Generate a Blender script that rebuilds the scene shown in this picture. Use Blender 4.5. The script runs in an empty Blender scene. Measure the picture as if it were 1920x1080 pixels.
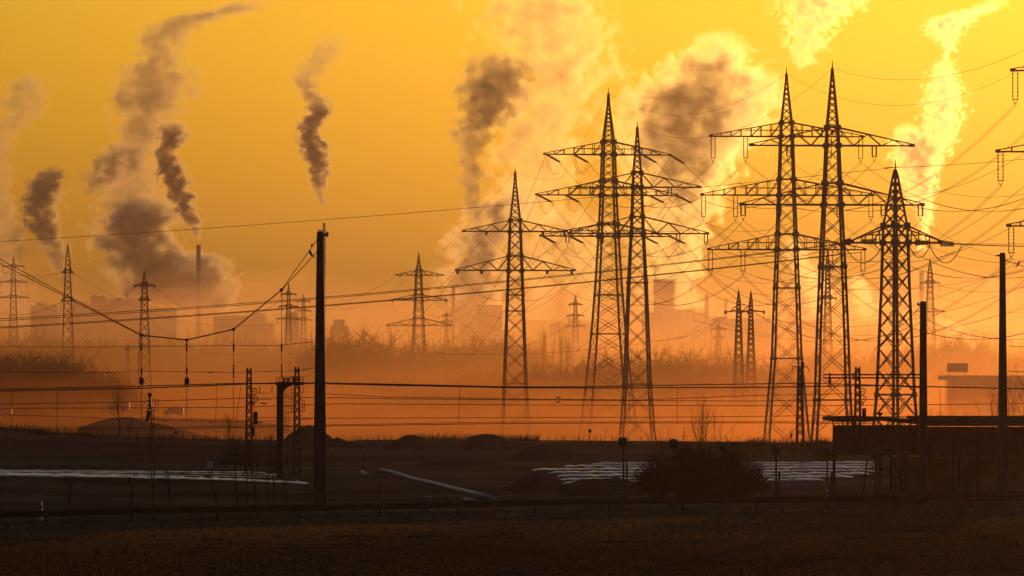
import bpy, math, random
import numpy as np
from mathutils import Vector, Matrix
random.seed(7); rng = np.random.default_rng(7)
sc = bpy.context.scene
col = sc.collection
R = math.radians

# ------------------------------------------------------------------ camera, world, sun, exposure
F = 10667.0                      # focal length in 1920-wide pixels
CH = 7.45                        # camera height
cam = bpy.data.cameras.new('camera'); co = bpy.data.objects.new('camera', cam); col.objects.link(co); sc.camera = co
cam.lens = 200; cam.sensor_width = 36; cam.clip_start = 1; cam.clip_end = 60000
TILT = math.atan(160 / F)
co.location = (0, 0, CH); co.rotation_euler = (R(90) + TILT, 0, 0)

SUN_EL, SUN_AZ = 3.1, 9.0
w = bpy.data.worlds.new('World'); sc.world = w; w.use_nodes = True; nt = w.node_tree; nt.nodes.clear()
sky = nt.nodes.new('ShaderNodeTexSky'); sky.sky_type = 'NISHITA'; sky.sun_disc = False
sky.sun_elevation = R(SUN_EL); sky.sun_rotation = R(SUN_AZ); sky.dust_density = 4; sky.air_density = 1.5
bg = nt.nodes.new('ShaderNodeBackground'); bg.inputs[1].default_value = .082
wo = nt.nodes.new('ShaderNodeOutputWorld')
mx = nt.nodes.new('ShaderNodeMix'); mx.data_type = 'RGBA'; mx.blend_type = 'MULTIPLY'; mx.inputs[0].default_value = 1
mx.inputs[7].default_value = (.81, 1.30, 2.6, 1)
nt.links.new(sky.outputs[0], mx.inputs[6]); nt.links.new(mx.outputs[2], bg.inputs[0]); nt.links.new(bg.outputs[0], wo.inputs[0])
sun = bpy.data.lights.new('sun', 'SUN'); so = bpy.data.objects.new('sun', sun); col.objects.link(so)
sun.energy = 2.4; sun.angle = R(.5); sun.color = (1, .5, .13)
sd = Vector((math.sin(R(SUN_AZ)) * math.cos(R(SUN_EL)), math.cos(R(SUN_AZ)) * math.cos(R(SUN_EL)), math.sin(R(SUN_EL))))
so.rotation_euler = sd.to_track_quat('Z', 'Y').to_euler()
sc.view_settings.view_transform = 'Standard'; sc.view_settings.look = 'None'; sc.view_settings.exposure = 0.0; sc.view_settings.gamma = 1
sc.cycles.max_bounces = 6; sc.cycles.volume_bounces = 0; sc.cycles.transparent_max_bounces = 16

# ------------------------------------------------------------------ helpers
def P(px, py, Y):
    """a point of the place at distance Y seen at photo pixel (px, py)"""
    x = (px - 960) / F; z = (540 - py) / F
    d = Vector((x, math.cos(TILT) - z * math.sin(TILT), math.sin(TILT) + z * math.cos(TILT)))
    return Vector((0, 0, CH)) + d * (Y / d.y)
def XZ(px, py, Y):
    p = P(px, py, Y); return p.x, p.z
def YG(py, z=0.0):
    """distance at which a point of height z is seen at pixel row py"""
    return F * (CH - z) / (py - 700.0)

class MB:
    def __init__(s): s.v = []; s.f = []
    def add(s, v, f):
        o = len(s.v); s.v += [tuple(q) for q in v]; s.f += [tuple(i + o for i in q) for q in f]; return s
    def box(s, a, b):
        (x0, y0, z0), (x1, y1, z1) = a, b
        return s.add([(x0,y0,z0),(x1,y0,z0),(x1,y1,z0),(x0,y1,z0),(x0,y0,z1),(x1,y0,z1),(x1,y1,z1),(x0,y1,z1)],
                     [(0,3,2,1),(4,5,6,7),(0,1,5,4),(1,2,6,5),(2,3,7,6),(3,0,4,7)])
    def bar(s, a, b, t, t2=None, n=4):
        return s.tube([a, b], [t / 2, (t if t2 is None else t2) / 2], n)
    def tube(s, pts, r, n=4):
        pts = [Vector(p) for p in pts]
        if isinstance(r, (int, float)): r = [r] * len(pts)
        o = len(s.v); L = len(pts)
        for i, p in enumerate(pts):
            d = (pts[min(i + 1, L - 1)] - pts[max(i - 1, 0)])
            d = d.normalized() if d.length > 1e-9 else Vector((0, 0, 1))
            u = d.cross(Vector((0, 0, 1)) if abs(d.z) < .9 else Vector((0, 1, 0))).normalized(); w_ = d.cross(u)
            k0 = math.pi / 4 if n == 4 else 0
            for k in range(n):
                a = k0 + 2 * math.pi * k / n
                q = p + (u * math.cos(a) + w_ * math.sin(a)) * r[i] * (1.414 if n == 4 else 1)
                s.v.append((q.x, q.y, q.z))
        for i in range(L - 1):
            for k in range(n):
                a, b = o + i * n + k, o + i * n + (k + 1) % n
                s.f.append((a, b, b + n, a + n))
        s.f.append(tuple(o + k for k in range(n))[::-1]); s.f.append(tuple(o + (L - 1) * n + k for k in range(n)))
        return s
    def lathe(s, c, prof, n=12):
        """prof = [(radius, z)...] round the vertical through c"""
        o = len(s.v)
        for r, z in prof:
            for k in range(n):
                a = 2 * math.pi * k / n; s.v.append((c[0] + r * math.cos(a), c[1] + r * math.sin(a), c[2] + z))
        for i in range(len(prof) - 1):
            for k in range(n):
                a, b = o + i * n + k, o + i * n + (k + 1) % n
                s.f.append((a, b, b + n, a + n))
        s.f.append(tuple(o + k for k in range(n))[::-1]); s.f.append(tuple(o + (len(prof) - 1) * n + k for k in range(n)))
        return s
    def build(s, name, m, parent=None, smooth=False, loc=None):
        me = bpy.data.meshes.new(name)
        off = Vector(loc) if loc is not None else (parent.location if parent is not None and parent.get('_abs') else Vector((0, 0, 0)))
        me.from_pydata([(x - off.x, y - off.y, z - off.z) for x, y, z in s.v], [], s.f); me.update()
        if smooth: me.polygons.foreach_set('use_smooth', [True] * len(me.polygons))
        o = bpy.data.objects.new(name, me); col.objects.link(o); me.materials.append(m)
        if parent is not None: o.parent = parent
        if loc is not None: o.location = loc
        return o

def tag(o, label, cat, group=None, kind=None):
    if label: o['label'] = label
    if cat: o['category'] = cat
    if group: o['group'] = group
    if kind: o['kind'] = kind
    return o
def thing(name, loc, label, cat, group=None):
    """an Empty at the base of a thing; meshes given in world coordinates are shifted under it"""
    o = bpy.data.objects.new(name, None); col.objects.link(o); o.location = loc; o['_abs'] = 1
    return tag(o, label, cat, group)
def copy_tree(o, loc, rz=0, label=None, scale=None):
    c = o.copy(); col.objects.link(c); c.location = loc; c.rotation_euler = (0, 0, rz)
    if scale: c.scale = scale
    if label: c['label'] = label
    for ch in o.children:
        d = ch.copy(); col.objects.link(d); d.parent = c
        for g in ch.children:
            e = g.copy(); col.objects.link(e); e.parent = d
    return c

# ------------------------------------------------------------------ materials
def mat(name, c, rough=.8, metal=0, var=.35, scale=3, bump=0, bscale=20, spec=.3, c2=None, bdist=.05):
    m = bpy.data.materials.new(name); m.use_nodes = True; t = m.node_tree; b = t.nodes['Principled BSDF']
    b.inputs['Roughness'].default_value = rough; b.inputs['Metallic'].default_value = metal
    b.inputs['Specular IOR Level'].default_value = spec
    tc = t.nodes.new('ShaderNodeTexCoord'); no = t.nodes.new('ShaderNodeTexNoise')
    no.inputs['Scale'].default_value = scale; no.inputs['Detail'].default_value = 5
    t.links.new(tc.outputs['Object'], no.inputs['Vector'])
    r = t.nodes.new('ShaderNodeValToRGB')
    a = tuple(x * (1 - var) for x in c); z = c2 or tuple(min(1, x * (1 + var)) for x in c)
    r.color_ramp.elements[0].position = .35; r.color_ramp.elements[0].color = (*a, 1)
    r.color_ramp.elements[1].position = .65; r.color_ramp.elements[1].color = (*z, 1)
    t.links.new(no.outputs[0], r.inputs[0]); t.links.new(r.outputs[0], b.inputs['Base Color'])
    if bump:
        n2 = t.nodes.new('ShaderNodeTexNoise'); n2.inputs['Scale'].default_value = bscale; n2.inputs['Detail'].default_value = 4
        t.links.new(tc.outputs['Object'], n2.inputs['Vector'])
        bp = t.nodes.new('ShaderNodeBump'); bp.inputs['Strength'].default_value = bump; bp.inputs['Distance'].default_value = bdist
        t.links.new(n2.outputs[0], bp.inputs['Height']); t.links.new(bp.outputs[0], b.inputs['Normal'])
    return m
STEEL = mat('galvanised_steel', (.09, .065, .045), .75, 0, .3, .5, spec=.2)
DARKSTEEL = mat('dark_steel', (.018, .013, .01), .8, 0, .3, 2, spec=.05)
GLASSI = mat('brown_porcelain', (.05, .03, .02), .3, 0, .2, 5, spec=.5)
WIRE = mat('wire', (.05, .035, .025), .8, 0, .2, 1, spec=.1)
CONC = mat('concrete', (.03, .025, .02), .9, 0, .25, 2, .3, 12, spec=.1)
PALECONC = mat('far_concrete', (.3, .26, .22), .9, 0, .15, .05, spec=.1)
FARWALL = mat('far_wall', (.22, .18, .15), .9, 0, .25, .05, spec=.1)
PAINTW = mat('white_paint', (.3, .3, .31), .5, 0, .06, 3, spec=.4)
BLUEBOX = mat('blue_grey_paint', (.045, .05, .07), .7, 0, .1, 3, spec=.1)
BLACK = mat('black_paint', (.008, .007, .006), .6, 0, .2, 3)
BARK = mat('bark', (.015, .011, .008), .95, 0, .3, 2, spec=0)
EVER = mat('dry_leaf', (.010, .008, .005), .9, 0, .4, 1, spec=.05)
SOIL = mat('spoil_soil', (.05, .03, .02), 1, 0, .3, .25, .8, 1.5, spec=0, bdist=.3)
CORR = mat('corrugated_sheet', (.04, .024, .012), .7, 0, .2, 1, spec=.2)
ROOFM = mat('roof_felt', (.035, .03, .025), 1, 0, .25, 1, spec=0)
ASPH = mat('asphalt', (.05, .04, .03), .95, 0, .2, 2, .3, 40, spec=.02)
PIPEM = mat('white_pipe', (.15, .12, .10), .55, 0, .15, 1, spec=.4)
SIGNR = mat('billboard_face', (.26, .13, .10), .7, 0, .15, .4)
BIRD = mat('black_feathers', (.015, .012, .01), .7, 0, .2, 20)
CARB = mat('van_paint', (.14, .12, .11), .3, 0, .05, 1, spec=.6)
GLASS = mat('van_glass', (.03, .03, .035), .05, 0, .1, 1, spec=.8)
FOIL = mat('crop_film', (.24, .20, .19), .3, 0, .3, .5, 1, 2.2, spec=.6, bdist=.25)
PUDD = mat('puddle_water', (.03, .025, .02), .18, 0, .1, 1, .5, 3, spec=.7, bdist=.02)

def soilmat(name, c, c2, sc1, bumpd=.1):
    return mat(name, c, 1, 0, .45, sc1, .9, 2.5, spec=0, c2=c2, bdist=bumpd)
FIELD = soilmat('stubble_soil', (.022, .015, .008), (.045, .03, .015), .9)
MEADOW = soilmat('meadow_turf', (.058, .044, .022), (.095, .07, .034), .05, .15)
FARLAND = soilmat('gravel_land', (.055, .037, .022), (.095, .064, .04), .02, .3)
GRASSM = mat('dry_grass', (.07, .06, .03), .9, 0, .4, .6, spec=.05)

def volmat(n, dens, c, g):
    m = bpy.data.materials.new(n); m.use_nodes = True; t = m.node_tree; t.nodes.clear()
    o = t.nodes.new('ShaderNodeOutputMaterial'); v = t.nodes.new('ShaderNodeVolumePrincipled')
    v.inputs['Color'].default_value = (*c, 1); v.inputs['Density'].default_value = dens; v.inputs['Anisotropy'].default_value = g
    t.links.new(v.outputs[0], o.inputs['Volume']); return m, v

# ------------------------------------------------------------------ ground
from mathutils import noise as mn
PIT = -8.0
def lip(x):                       # height of the land edge about 636 m away, by its outline in the photo
    px = 960 + x * F / 636
    k = [(-900, 803), (0, 803), (60, 804), (100, 812), (140, 812), (190, 818), (400, 824), (640, 826), (700, 823), (1200, 828), (1420, 829), (1560, 828), (3000, 828)]
    for (a, b), (c, d) in zip(k, k[1:]):
        if px <= c:
            u = (px - a) / (c - a); py = b + (d - b) * u; break
    else: py = 828
    return P(0, py, 636).z
def ground_z(x, y):
    if y < 560: z = 0.0
    elif y < 636: z = lip(x) * (y - 560) / 76
    elif y < 760: z = lip(x) + (PIT - lip(x)) * min(1, (y - 636) / 120)
    elif y < 1900: z = PIT
    else: z = PIT + min(1, (y - 1900) / 1500) * 6
    if y > 330: z += (mn.noise(Vector((x * .03, y * .02, 0)))) * .18 + (mn.noise(Vector((x * .15, y * .03, 3)))) * .06
    return z
def sheet(name, xs, ys, zf, m):
    v = [(x, y, zf(x, y)) for y in ys for x in xs]; n = len(xs)
    f = [(j * n + i, j * n + i + 1, (j + 1) * n + i + 1, (j + 1) * n + i) for j in range(len(ys) - 1) for i in range(n - 1)]
    b = MB(); b.v = v; b.f = f
    o = b.build(name, m, smooth=True); o['kind'] = 'structure'; return o
xs = [-20000, -8000, -3000, -1200, -500] + list(np.arange(-200, 201, 1.6)) + [500, 1200, 3000, 8000, 20000]
ys = [-400, 0, 150] + list(np.arange(330, 540, 6)) + list(np.arange(540, 780, 3)) + [800, 900, 1100, 1400, 1900, 2400, 3000, 3600, 6000, 12000, 25000]
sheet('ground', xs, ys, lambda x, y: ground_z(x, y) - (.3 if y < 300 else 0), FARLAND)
# meadow and field lie on it
sheet('meadow', [-90, -60] + list(np.arange(-45, 46, 1.0)) + [60, 90], list(np.arange(270, 470, 2.0)),
      lambda x, y: max(-.28, min(.02, (470 - y) * .01 - .1)) + ground_z(x, max(y, 332)) * (y > 400) * .9 + .03 * mn.noise(Vector((x * .5, y * .2, 1))) + (.28 if y > 460 else 0) * 0, MEADOW)
def road_y(x):                    # distance of the guardrail foot as x runs across
    k = [(-80, 262), (-31, 271.5), (-26.6, 275), (-17, 284), (-8.7, 291.5), (0, 300), (9.5, 307), (18.5, 311), (29, 313), (80, 316)]
    for (a, b), (c, d) in zip(k, k[1:]):
        if x <= c: return b + (d - b) * (x - a) / (c - a)
    return 316
# road: strip in front of the guardrail; verge; ploughed field
rx = list(np.arange(-70, 71, 2.0))
b = MB()
for x in rx: b.v += [(x, road_y(x) - .8, .06), (x, road_y(x) - 7.3, .06)]
b.f = [(2 * i, 2 * i + 1, 2 * i + 3, 2 * i + 2) for i in range(len(rx) - 1)]
b.build('road', ASPH)['kind'] = 'structure'
# field with real clods (numpy grid)
def vnoise(x, y, s, seed):
    r = np.random.default_rng(seed).random((257, 257)); x = np.abs(x / s + 1000) ; y = np.abs(y / s + 1000)
    xi = np.floor(x).astype(int); yi = np.floor(y).astype(int); u = x - xi; v = y - yi; u = u*u*(3-2*u); v = v*v*(3-2*v)
    g = lambda a, b_: r[a % 257, b_ % 257]
    return (g(xi, yi)*(1-u)*(1-v) + g(xi+1, yi)*u*(1-v) + g(xi, yi+1)*(1-u)*v + g(xi+1, yi+1)*u*v) - .5
def grid_np(name, x0, x1, nx, yfun0, yfun1, ny, zfun, m):
    X = np.linspace(x0, x1, nx)[None, :].repeat(ny, 0)
    T = np.linspace(0, 1, ny)[:, None]
    Y0 = np.array([yfun0(x) for x in X[0]])[None, :]; Y1 = np.array([yfun1(x) for x in X[0]])[None, :]
    Y = Y0 + (Y1 - Y0) * T
    Z = zfun(X, Y, T)
    V = np.stack([X, Y, Z], -1).reshape(-1, 3).astype(np.float32)
    i = (np.arange(ny - 1)[:, None] * nx + np.arange(nx - 1)[None, :]).reshape(-1)
    Q = np.stack([i, i + 1, i + 1 + nx, i + nx], -1).astype(np.int32)
    me = bpy.data.meshes.new(name); me.vertices.add(len(V)); me.vertices.foreach_set('co', V.ravel())
    me.loops.add(Q.size); me.loops.foreach_set('vertex_index', Q.ravel()); me.polygons.add(len(Q))
    me.polygons.foreach_set('loop_start', np.arange(0, Q.size, 4, dtype=np.int32)); me.update(calc_edges=True); me.validate()
    me.polygons.foreach_set('use_smooth', np.ones(len(Q), bool))
    me.materials.append(m); o = bpy.data.objects.new(name, me); col.objects.link(o); return o
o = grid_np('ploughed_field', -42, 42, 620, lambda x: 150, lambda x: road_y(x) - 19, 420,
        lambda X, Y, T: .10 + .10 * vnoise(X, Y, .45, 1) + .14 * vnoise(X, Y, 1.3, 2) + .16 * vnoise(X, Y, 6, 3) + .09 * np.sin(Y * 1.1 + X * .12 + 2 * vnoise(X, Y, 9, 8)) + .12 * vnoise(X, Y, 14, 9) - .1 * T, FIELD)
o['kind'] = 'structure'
o = grid_np('grass_verge', -60, 60, 260, lambda x: road_y(x) - 21, lambda x: road_y(x) - 7.1, 24,
        lambda X, Y, T: .02 + .10 * np.sin(np.clip(T, 0, 1) * 3.1) + .10 * vnoise(X, Y, 1.1, 5) * np.sin(T * 3.1), MEADOW)
o['kind'] = 'structure'
# hills and low rise far behind
def hill_z(x, y):
    t = max(0, min(1, (y - 4800) / 900)); t = t * t * (3 - 2 * t)
    return -4 + t * (38 + 12 * mn.noise(Vector((x * .003, 0, 5))) + 8 * mn.noise(Vector((x * .012, 0, 9))))
sheet('hills', list(np.arange(-1600, 1601, 20)), list(np.arange(4700, 7001, 100)), hill_z, FARLAND)

# tussock and blade fringes (real blades)
def blades(name, n, area, h, m, label_kind='stuff', wid=.03):
    V = []; Fc = []
    for _ in range(n):
        x, y, z = area(); hh = h * (.4 + random.random()); a = random.random() * math.tau; w_ = wid * (.6 + random.random())
        dx, dy = math.cos(a) * w_, math.sin(a) * w_; lx, ly = (random.random() - .5) * hh * .8, (random.random() - .5) * hh * .5
        o = len(V); V += [(x - dx, y - dy, z), (x + dx, y + dy, z), (x + lx, y + ly, z + hh)]; Fc.append((o, o + 1, o + 2))
    b = MB(); b.v = V; b.f = Fc; o = b.build(name, m); o['kind'] = label_kind; return o
def near_verge():
    x = random.uniform(-32, 32); return x, road_y(x) - 7.3 - random.random() ** 1.5 * 12, .05
blades('verge_grass', 26000, near_verge, .22, GRASSM)
STRAW = bpy.data.materials.new('straw'); STRAW.use_nodes = True; t_ = STRAW.node_tree; t_.nodes.clear()
_o = t_.nodes.new('ShaderNodeOutputMaterial'); _m = t_.nodes.new('ShaderNodeMixShader'); _d = t_.nodes.new('ShaderNodeBsdfDiffuse'); _t = t_.nodes.new('ShaderNodeBsdfTranslucent')
_n = t_.nodes.new('ShaderNodeTexNoise'); _n.inputs['Scale'].default_value = .8; _r = t_.nodes.new('ShaderNodeValToRGB'); _r.color_ramp.elements[0].color = (.03, .02, .01, 1); _r.color_ramp.elements[1].color = (.16, .10, .045, 1); _r.color_ramp.elements[0].position = .4; _r.color_ramp.elements[1].position = .74
t_.links.new(_n.outputs[0], _r.inputs[0]); t_.links.new(_r.outputs[0], _d.inputs[0]); t_.links.new(_r.outputs[0], _t.inputs[0]); t_.links.new(_d.outputs[0], _m.inputs[1]); t_.links.new(_t.outputs[0], _m.inputs[2]); _m.inputs[0].default_value = .5; t_.links.new(_m.outputs[0], _o.inputs[0])
def field_spot():
    y = random.uniform(198, 288); x = random.uniform(-1, 1) * y * .095
    while y > road_y(x) - 19: y = random.uniform(198, 288)
    return x, y, .13
blades('straw_stubble', 80000, field_spot, .085, STRAW, wid=.05)
def behind_rail():
    x = random.uniform(-34, 34); return x, road_y(x) + .3 + random.random() ** 2 * 5, 0
blades('meadow_grass', 14000, behind_rail, .22, GRASSM)
def lipfringe():
    px = random.uniform(-20, 1600)
    if px < 520 or 770 < px < 1010 or px > 1400: pass
    elif random.random() < .7: px = random.uniform(780, 1010)
    x = (px - 960) / F * 636; y = 636 + random.uniform(-9, 4); return x, y, ground_z(x, y) - .05
blades('reed_grass', 3800, lipfringe, .75, GRASSM, wid=.03)

# ------------------------------------------------------------------ lattice pylons
def pylon(cx, Y, prof, arms, th, leg, br, label, name='lattice_pylon', group=None, horiz=(), k=.95, peak_py=None, phi=None, platform=None, base_z=None, heavy=False):
    phi = th if phi is None else phi
    s = Y / F; X0 = (cx - 960) * s; c, n_ = math.cos(R(th)), math.sin(R(th))
    gz = ground_z(X0, Y) if base_z is None else base_z
    zof = lambda py: P(cx, py, Y).z
    pr = [(zof(py), hw * s / (c + abs(n_))) for py, hw in prof]
    (za, aa), (zb, ab) = pr[-2], pr[-1]
    if zb > gz: pr.append((gz, ab + (ab - aa) * (gz - zb) / (zb - za)))
    def aw(z):
        for (z0, a0), (z1, a1) in zip(pr, pr[1:]):
            if z >= z1 - 1e-6: return a0 + (a1 - a0) * (z - z0) / (z1 - z0)
        return pr[-1][1]
    def corner(i, z):
        a = aw(z); x, y = [(-a, -a), (a, -a), (a, a), (-a, a)][i % 4]
        return Vector((X0 + x * c - y * n_, Y + x * n_ + y * c, z))
    root = thing(name, (X0, Y, gz), label, 'pylon', group)
    zp = zof(peak_py) if peak_py else pr[0][0] - 1
    top, body = MB(), MB()
    for i in range(4):
        hi = [z for z, _ in pr if z > zp + .01] + [zp]; lo = [zp] + [z for z, _ in pr if z < zp - .01]
        if len(hi) > 1: top.tube([corner(i, z) for z in hi], [leg * .36] * len(hi))
        body.tube([corner(i, z) for z in lo], [leg * .36] + [leg * .5] * (len(lo) - 1))
    z = pr[0][0] - .5
    while z > gz + .8:
        a = aw(z); h = max(.9, 2 * a * k); z2 = max(gz, z - h)
        nxt = zp if z > zp + .2 > z2 else None
        if nxt is not None: z2 = nxt
        m_ = top if z > zp + .05 else body
        for i in range(4):
            t_ = br * (1 if i % 2 == 0 else .8)
            m_.bar(corner(i, z), corner(i + 1, z2), t_ * .75); m_.bar(corner(i + 1, z), corner(i, z2), t_ * .75)
        z = z2
    top.tube([(X0, Y, pr[0][0] - .4), (X0, Y, pr[0][0] + 1.2)], [.12, .04])
    for py in horiz:
        z = zof(py)
        for i in range(4):
            body.bar(corner(i, z), corner(i + 1, z), br * 1.5)
            p = corner(i, z); body.box(p - Vector((.3, .3, .3)), p + Vector((.3, .3, .3)))
    if platform:
        y0, y1, xw = platform; z0, z1 = zof(y0), zof(y1); W = xw * s; w2 = aw(z1) * 1.2
        for q in (-1, 1):
            body.box((X0 - W, Y + q * w2 - .1, z0 - .15), (X0 + W, Y + q * w2 + .1, z0 + .15))
            for t in (-1, 1):
                for u in (.0, .33, .66): body.bar((X0 + t * (W - u * (W - w2)), Y + q * w2, z0), (X0 + t * w2 * .98, Y + q * w2, z1), br)
        body.box((X0 - W, Y - w2, z0 - .05), (X0 + W, Y + w2, z0 + .05))
    if heavy:
        body.box((X0 - .12, Y - .12, gz), (X0 + .12, Y + .12, zp)) if False else None
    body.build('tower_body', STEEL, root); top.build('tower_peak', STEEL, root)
    cp, sp = math.cos(R(phi)), math.sin(R(phi)); att = []
    for ar in arms:
        zc, zr = zof(ar['c']), zof(ar['r']); m_ = MB(); row = []
        def along(px):                      # a point on the arm line seen at px
            L = (px - cx) * s / cp; return Vector((X0 + L * cp, Y + L * sp, zc))
        for side, px in ((-1, ar['l']), (1, ar['x'])):
            if px is None: continue
            tip = along(px); ci = (3, 0) if side < 0 else (2, 1)
            tz = Vector((0, 0, .25))
            nseg = ar.get('n', 6); L = (tip - Vector((X0, Y, zc))).length
            for q in ci:
                a, b_ = corner(q, zc), corner(q, zr)
                m_.bar(a, tip, br * 1.8, br * 1.5); m_.bar(b_, tip + tz, br * 1.3, br * 1.0)
                if ar.get('style') == 'post':
                    for j in range(1, nseg):
                        u = j / nseg; m_.bar(a.lerp(tip, u), b_.lerp(tip + tz, u), br * .9)
                        if j % 2: m_.bar(a.lerp(tip, u), b_.lerp(tip + tz, (j - 1) / nseg), br * .9)
                    zz = (zr - zc) * .45
                    u = .62; m_.bar(a + Vector((0, 0, zz)), (a + Vector((0, 0, zz))).lerp(tip + Vector((0, 0, zz)), .5), br * .8)
                else:
                    pts = []
                    for j in range(nseg + 1):
                        u = 1 - (1 - j / nseg) ** 1.25 if nseg > 3 else j / nseg
                        pts.append(b_.lerp(tip + tz, u) if j % 2 == 0 else a.lerp(tip, u))
                    for p, q2 in zip(pts, pts[1:]): m_.bar(p, q2, br * .8)
            a, b_ = corner(ci[0], zc), corner(ci[1], zc)
            for j in range(nseg):
                u, v = j / nseg, (j + 1) / nseg
                m_.bar(a.lerp(tip, u), b_.lerp(tip, v), br * .7)
                m_.bar(a.lerp(tip, v), b_.lerp(tip, v), br * .7)
            m_.box(tip - Vector((.35, .2, .15)), tip + Vector((.35, .2, .3)))
        for q in range(4):
            for z in (zc, zr):
                m_.bar(corner(q, z), corner(q + 1, z), br * 1.6)
                p = corner(q, z); g = leg * 1.05; m_.box(p - Vector((g, g, g)), p + Vector((g, g, g)))
        m_.build('crossarm', STEEL, root)
        for d in ar.get('d', []):
            p = along(d[0]) ; kind = d[1]
            if kind == 'V':                 # suspension pair: two long strings and a yoke
                ln = d[2] * s; hw = d[3] * s if len(d) > 3 else .45; m2 = MB()
                for q in (-hw, hw):
                    m2.bar(p + Vector((q, 0, 0)), p + Vector((q, 0, -ln)), .09 if s > .05 else .06)
                    nd = 7
                    for j in range(nd):
                        zz = -ln * (.12 + .76 * j / (nd - 1)); m2.lathe(p + Vector((q, 0, zz)), [(.03, -.12), (.13, -.05), (.13, .05), (.03, .12)], 6)
                yk = -ln
                m2.bar(p + Vector((-hw * 1.3, 0, yk)), p + Vector((hw * 1.3, 0, yk)), .12)
                m2.bar(p + Vector((-hw, 0, yk)), p + Vector((0, 0, yk - .8)), .07); m2.bar(p + Vector((hw, 0, yk)), p + Vector((0, 0, yk - .8)), .07)
                if hw > .3: m2.bar(p + Vector((-hw * .4, 0, yk - .5)), p + Vector((hw * .4, 0, yk - .5)), .08)
                m2.build('insulator', GLASSI, root); row.append(p + Vector((0, 0, yk - .8)))
            elif kind == 'S':               # strain pair pointing towards the span, with jumper loop beneath
                dx, dz, dy = d[2] * s, d[3] * s, d[4]; e = p + Vector((dx, dy, dz)); m2 = MB()
                for q in (-.18, .18):
                    a = p + Vector((q, 0, 0)); b_ = e + Vector((q, 0, 0)); m2.bar(a, b_, .12)
                    for j in range(8):
                        t_ = .15 + .75 * j / 7; cc = a.lerp(b_, t_); m2.box(cc - Vector((.16, .16, .16)), cc + Vector((.16, .16, .16)))
                m2.build('insulator', GLASSI, root); row.append(e)
                if len(d) > 5:
                    m3 = MB(); f = p + Vector((-.3, -2, -.2)); lo = d[5] * s
                    for q in (0, .5):
                        m3.tube([f.lerp(e, u) + Vector((q, 0, -lo * 4 * u * (1 - u))) for u in [j / 10 for j in range(11)]], .035, 3)
                    m3.build('jumper', WIRE, root)
            elif kind == 'F':               # short fitting clamped under the arm
                m2 = MB(); m2.lathe(p + Vector((0, 0, -.5)), [(.12, -.35), (.3, -.2), (.3, .2), (.12, .45)], 8)
                m2.box(p + Vector((-.7, -.15, -.2)), p + Vector((.7, .15, .1))); m2.build('insulator', GLASSI, root); row.append(p + Vector((0, 0, -.7)))
        att.append(row)
    return root, att, Vector((X0, Y, pr[0][0]))

def wire(A, B, sag, label, group, r=.035, n=24, name='power_line', twin=0):
    m_ = MB(); A = Vector(A); B = Vector(B)
    for q in ([0] if not twin else [-twin / 2, twin / 2]):
        m_.tube([A.lerp(B, u) + Vector((q, 0, -4 * sag * u * (1 - u))) for u in [j / n for j in range(n + 1)]], r, 3)
    o = m_.build(name, WIRE, loc=A); tag(o, label, 'power line' if name == 'power_line' else 'wire', group); return o

p1, a1, t1 = pylon(966, 1286, [(322, .8), (348, 2.5), (413, 10), (434, 11), (507, 14), (600, 17.5), (720, 22), (790, 26)],
    [dict(c=434, r=413, l=869, x=1062, n=6, d=[(912, 'F'), (1018, 'F'), (1058, 'F')]),
     dict(c=507, r=480, l=856, x=1077, n=6, d=[(858, 'F'), (903, 'F'), (1026, 'F'), (1072, 'F')])],
    5, .42, .17, 'lattice pylon with two wide arms standing alone between the small pylon and the crowded centre', peak_py=413, horiz=(553, 583, 719))
p2, a2, t2 = pylon(1141, 1250, [(175, .8), (200, 2.5), (266, 11.5), (290, 12.5), (366, 15), (443, 19), (540, 25), (626, 32), (720, 42), (800, 52)],
    [dict(c=290, r=266, l=1021, x=1257, n=6, style='post', d=[(1024, 'S', 26, -13, 6, 30), (1075, 'S', 28, -13, 6, 28), (1205, 'S', 28, -13, 6, 30), (1258, 'S', 27, -14, 6, 28)]),
     dict(c=366, r=339, l=1006, x=1270, n=6, style='post', d=[(1008, 'S', 26, -12, 6, 28), (1060, 'S', 26, -12, 6, 24), (1218, 'S', 28, -12, 6, 26), (1270, 'S', 28, -12, 6, 24)]),
     dict(c=443, r=420, l=1014, x=1257, n=6, style='post', d=[(1017, 'S', 24, -12, 6, 28), (1068, 'S', 26, -12, 6, 26), (1206, 'S', 28, -12, 6, 28), (1258, 'S', 28, -12, 6, 26)])],
    11, .46, .17, 'tall three-armed strain pylon with splayed legs and drooping insulator pairs in the centre', peak_py=266, horiz=(553, 626), k=.62)
p3, a3, t3 = pylon(1195, 1053, [(238, .8), (262, 2.5), (324, 8), (351, 9), (406, 11), (438, 12.5), (540, 18), (720, 25), (800, 31)],
    [dict(c=351, r=324, l=1082, x=1312, n=6, d=[(1110, 'V', 16, 3), (1256, 'V', 16, 3)]),
     dict(c=438, r=406, l=1067, x=1327, n=6, d=[(1064, 'V', 16, 3), (1128, 'V', 16, 3), (1272, 'V', 16, 3), (1324, 'V', 16, 3)])],
    5, .38, .15, 'slim two-armed pylon standing just right of the splayed three-armed pylon', peak_py=324, horiz=(530, 720))
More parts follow.
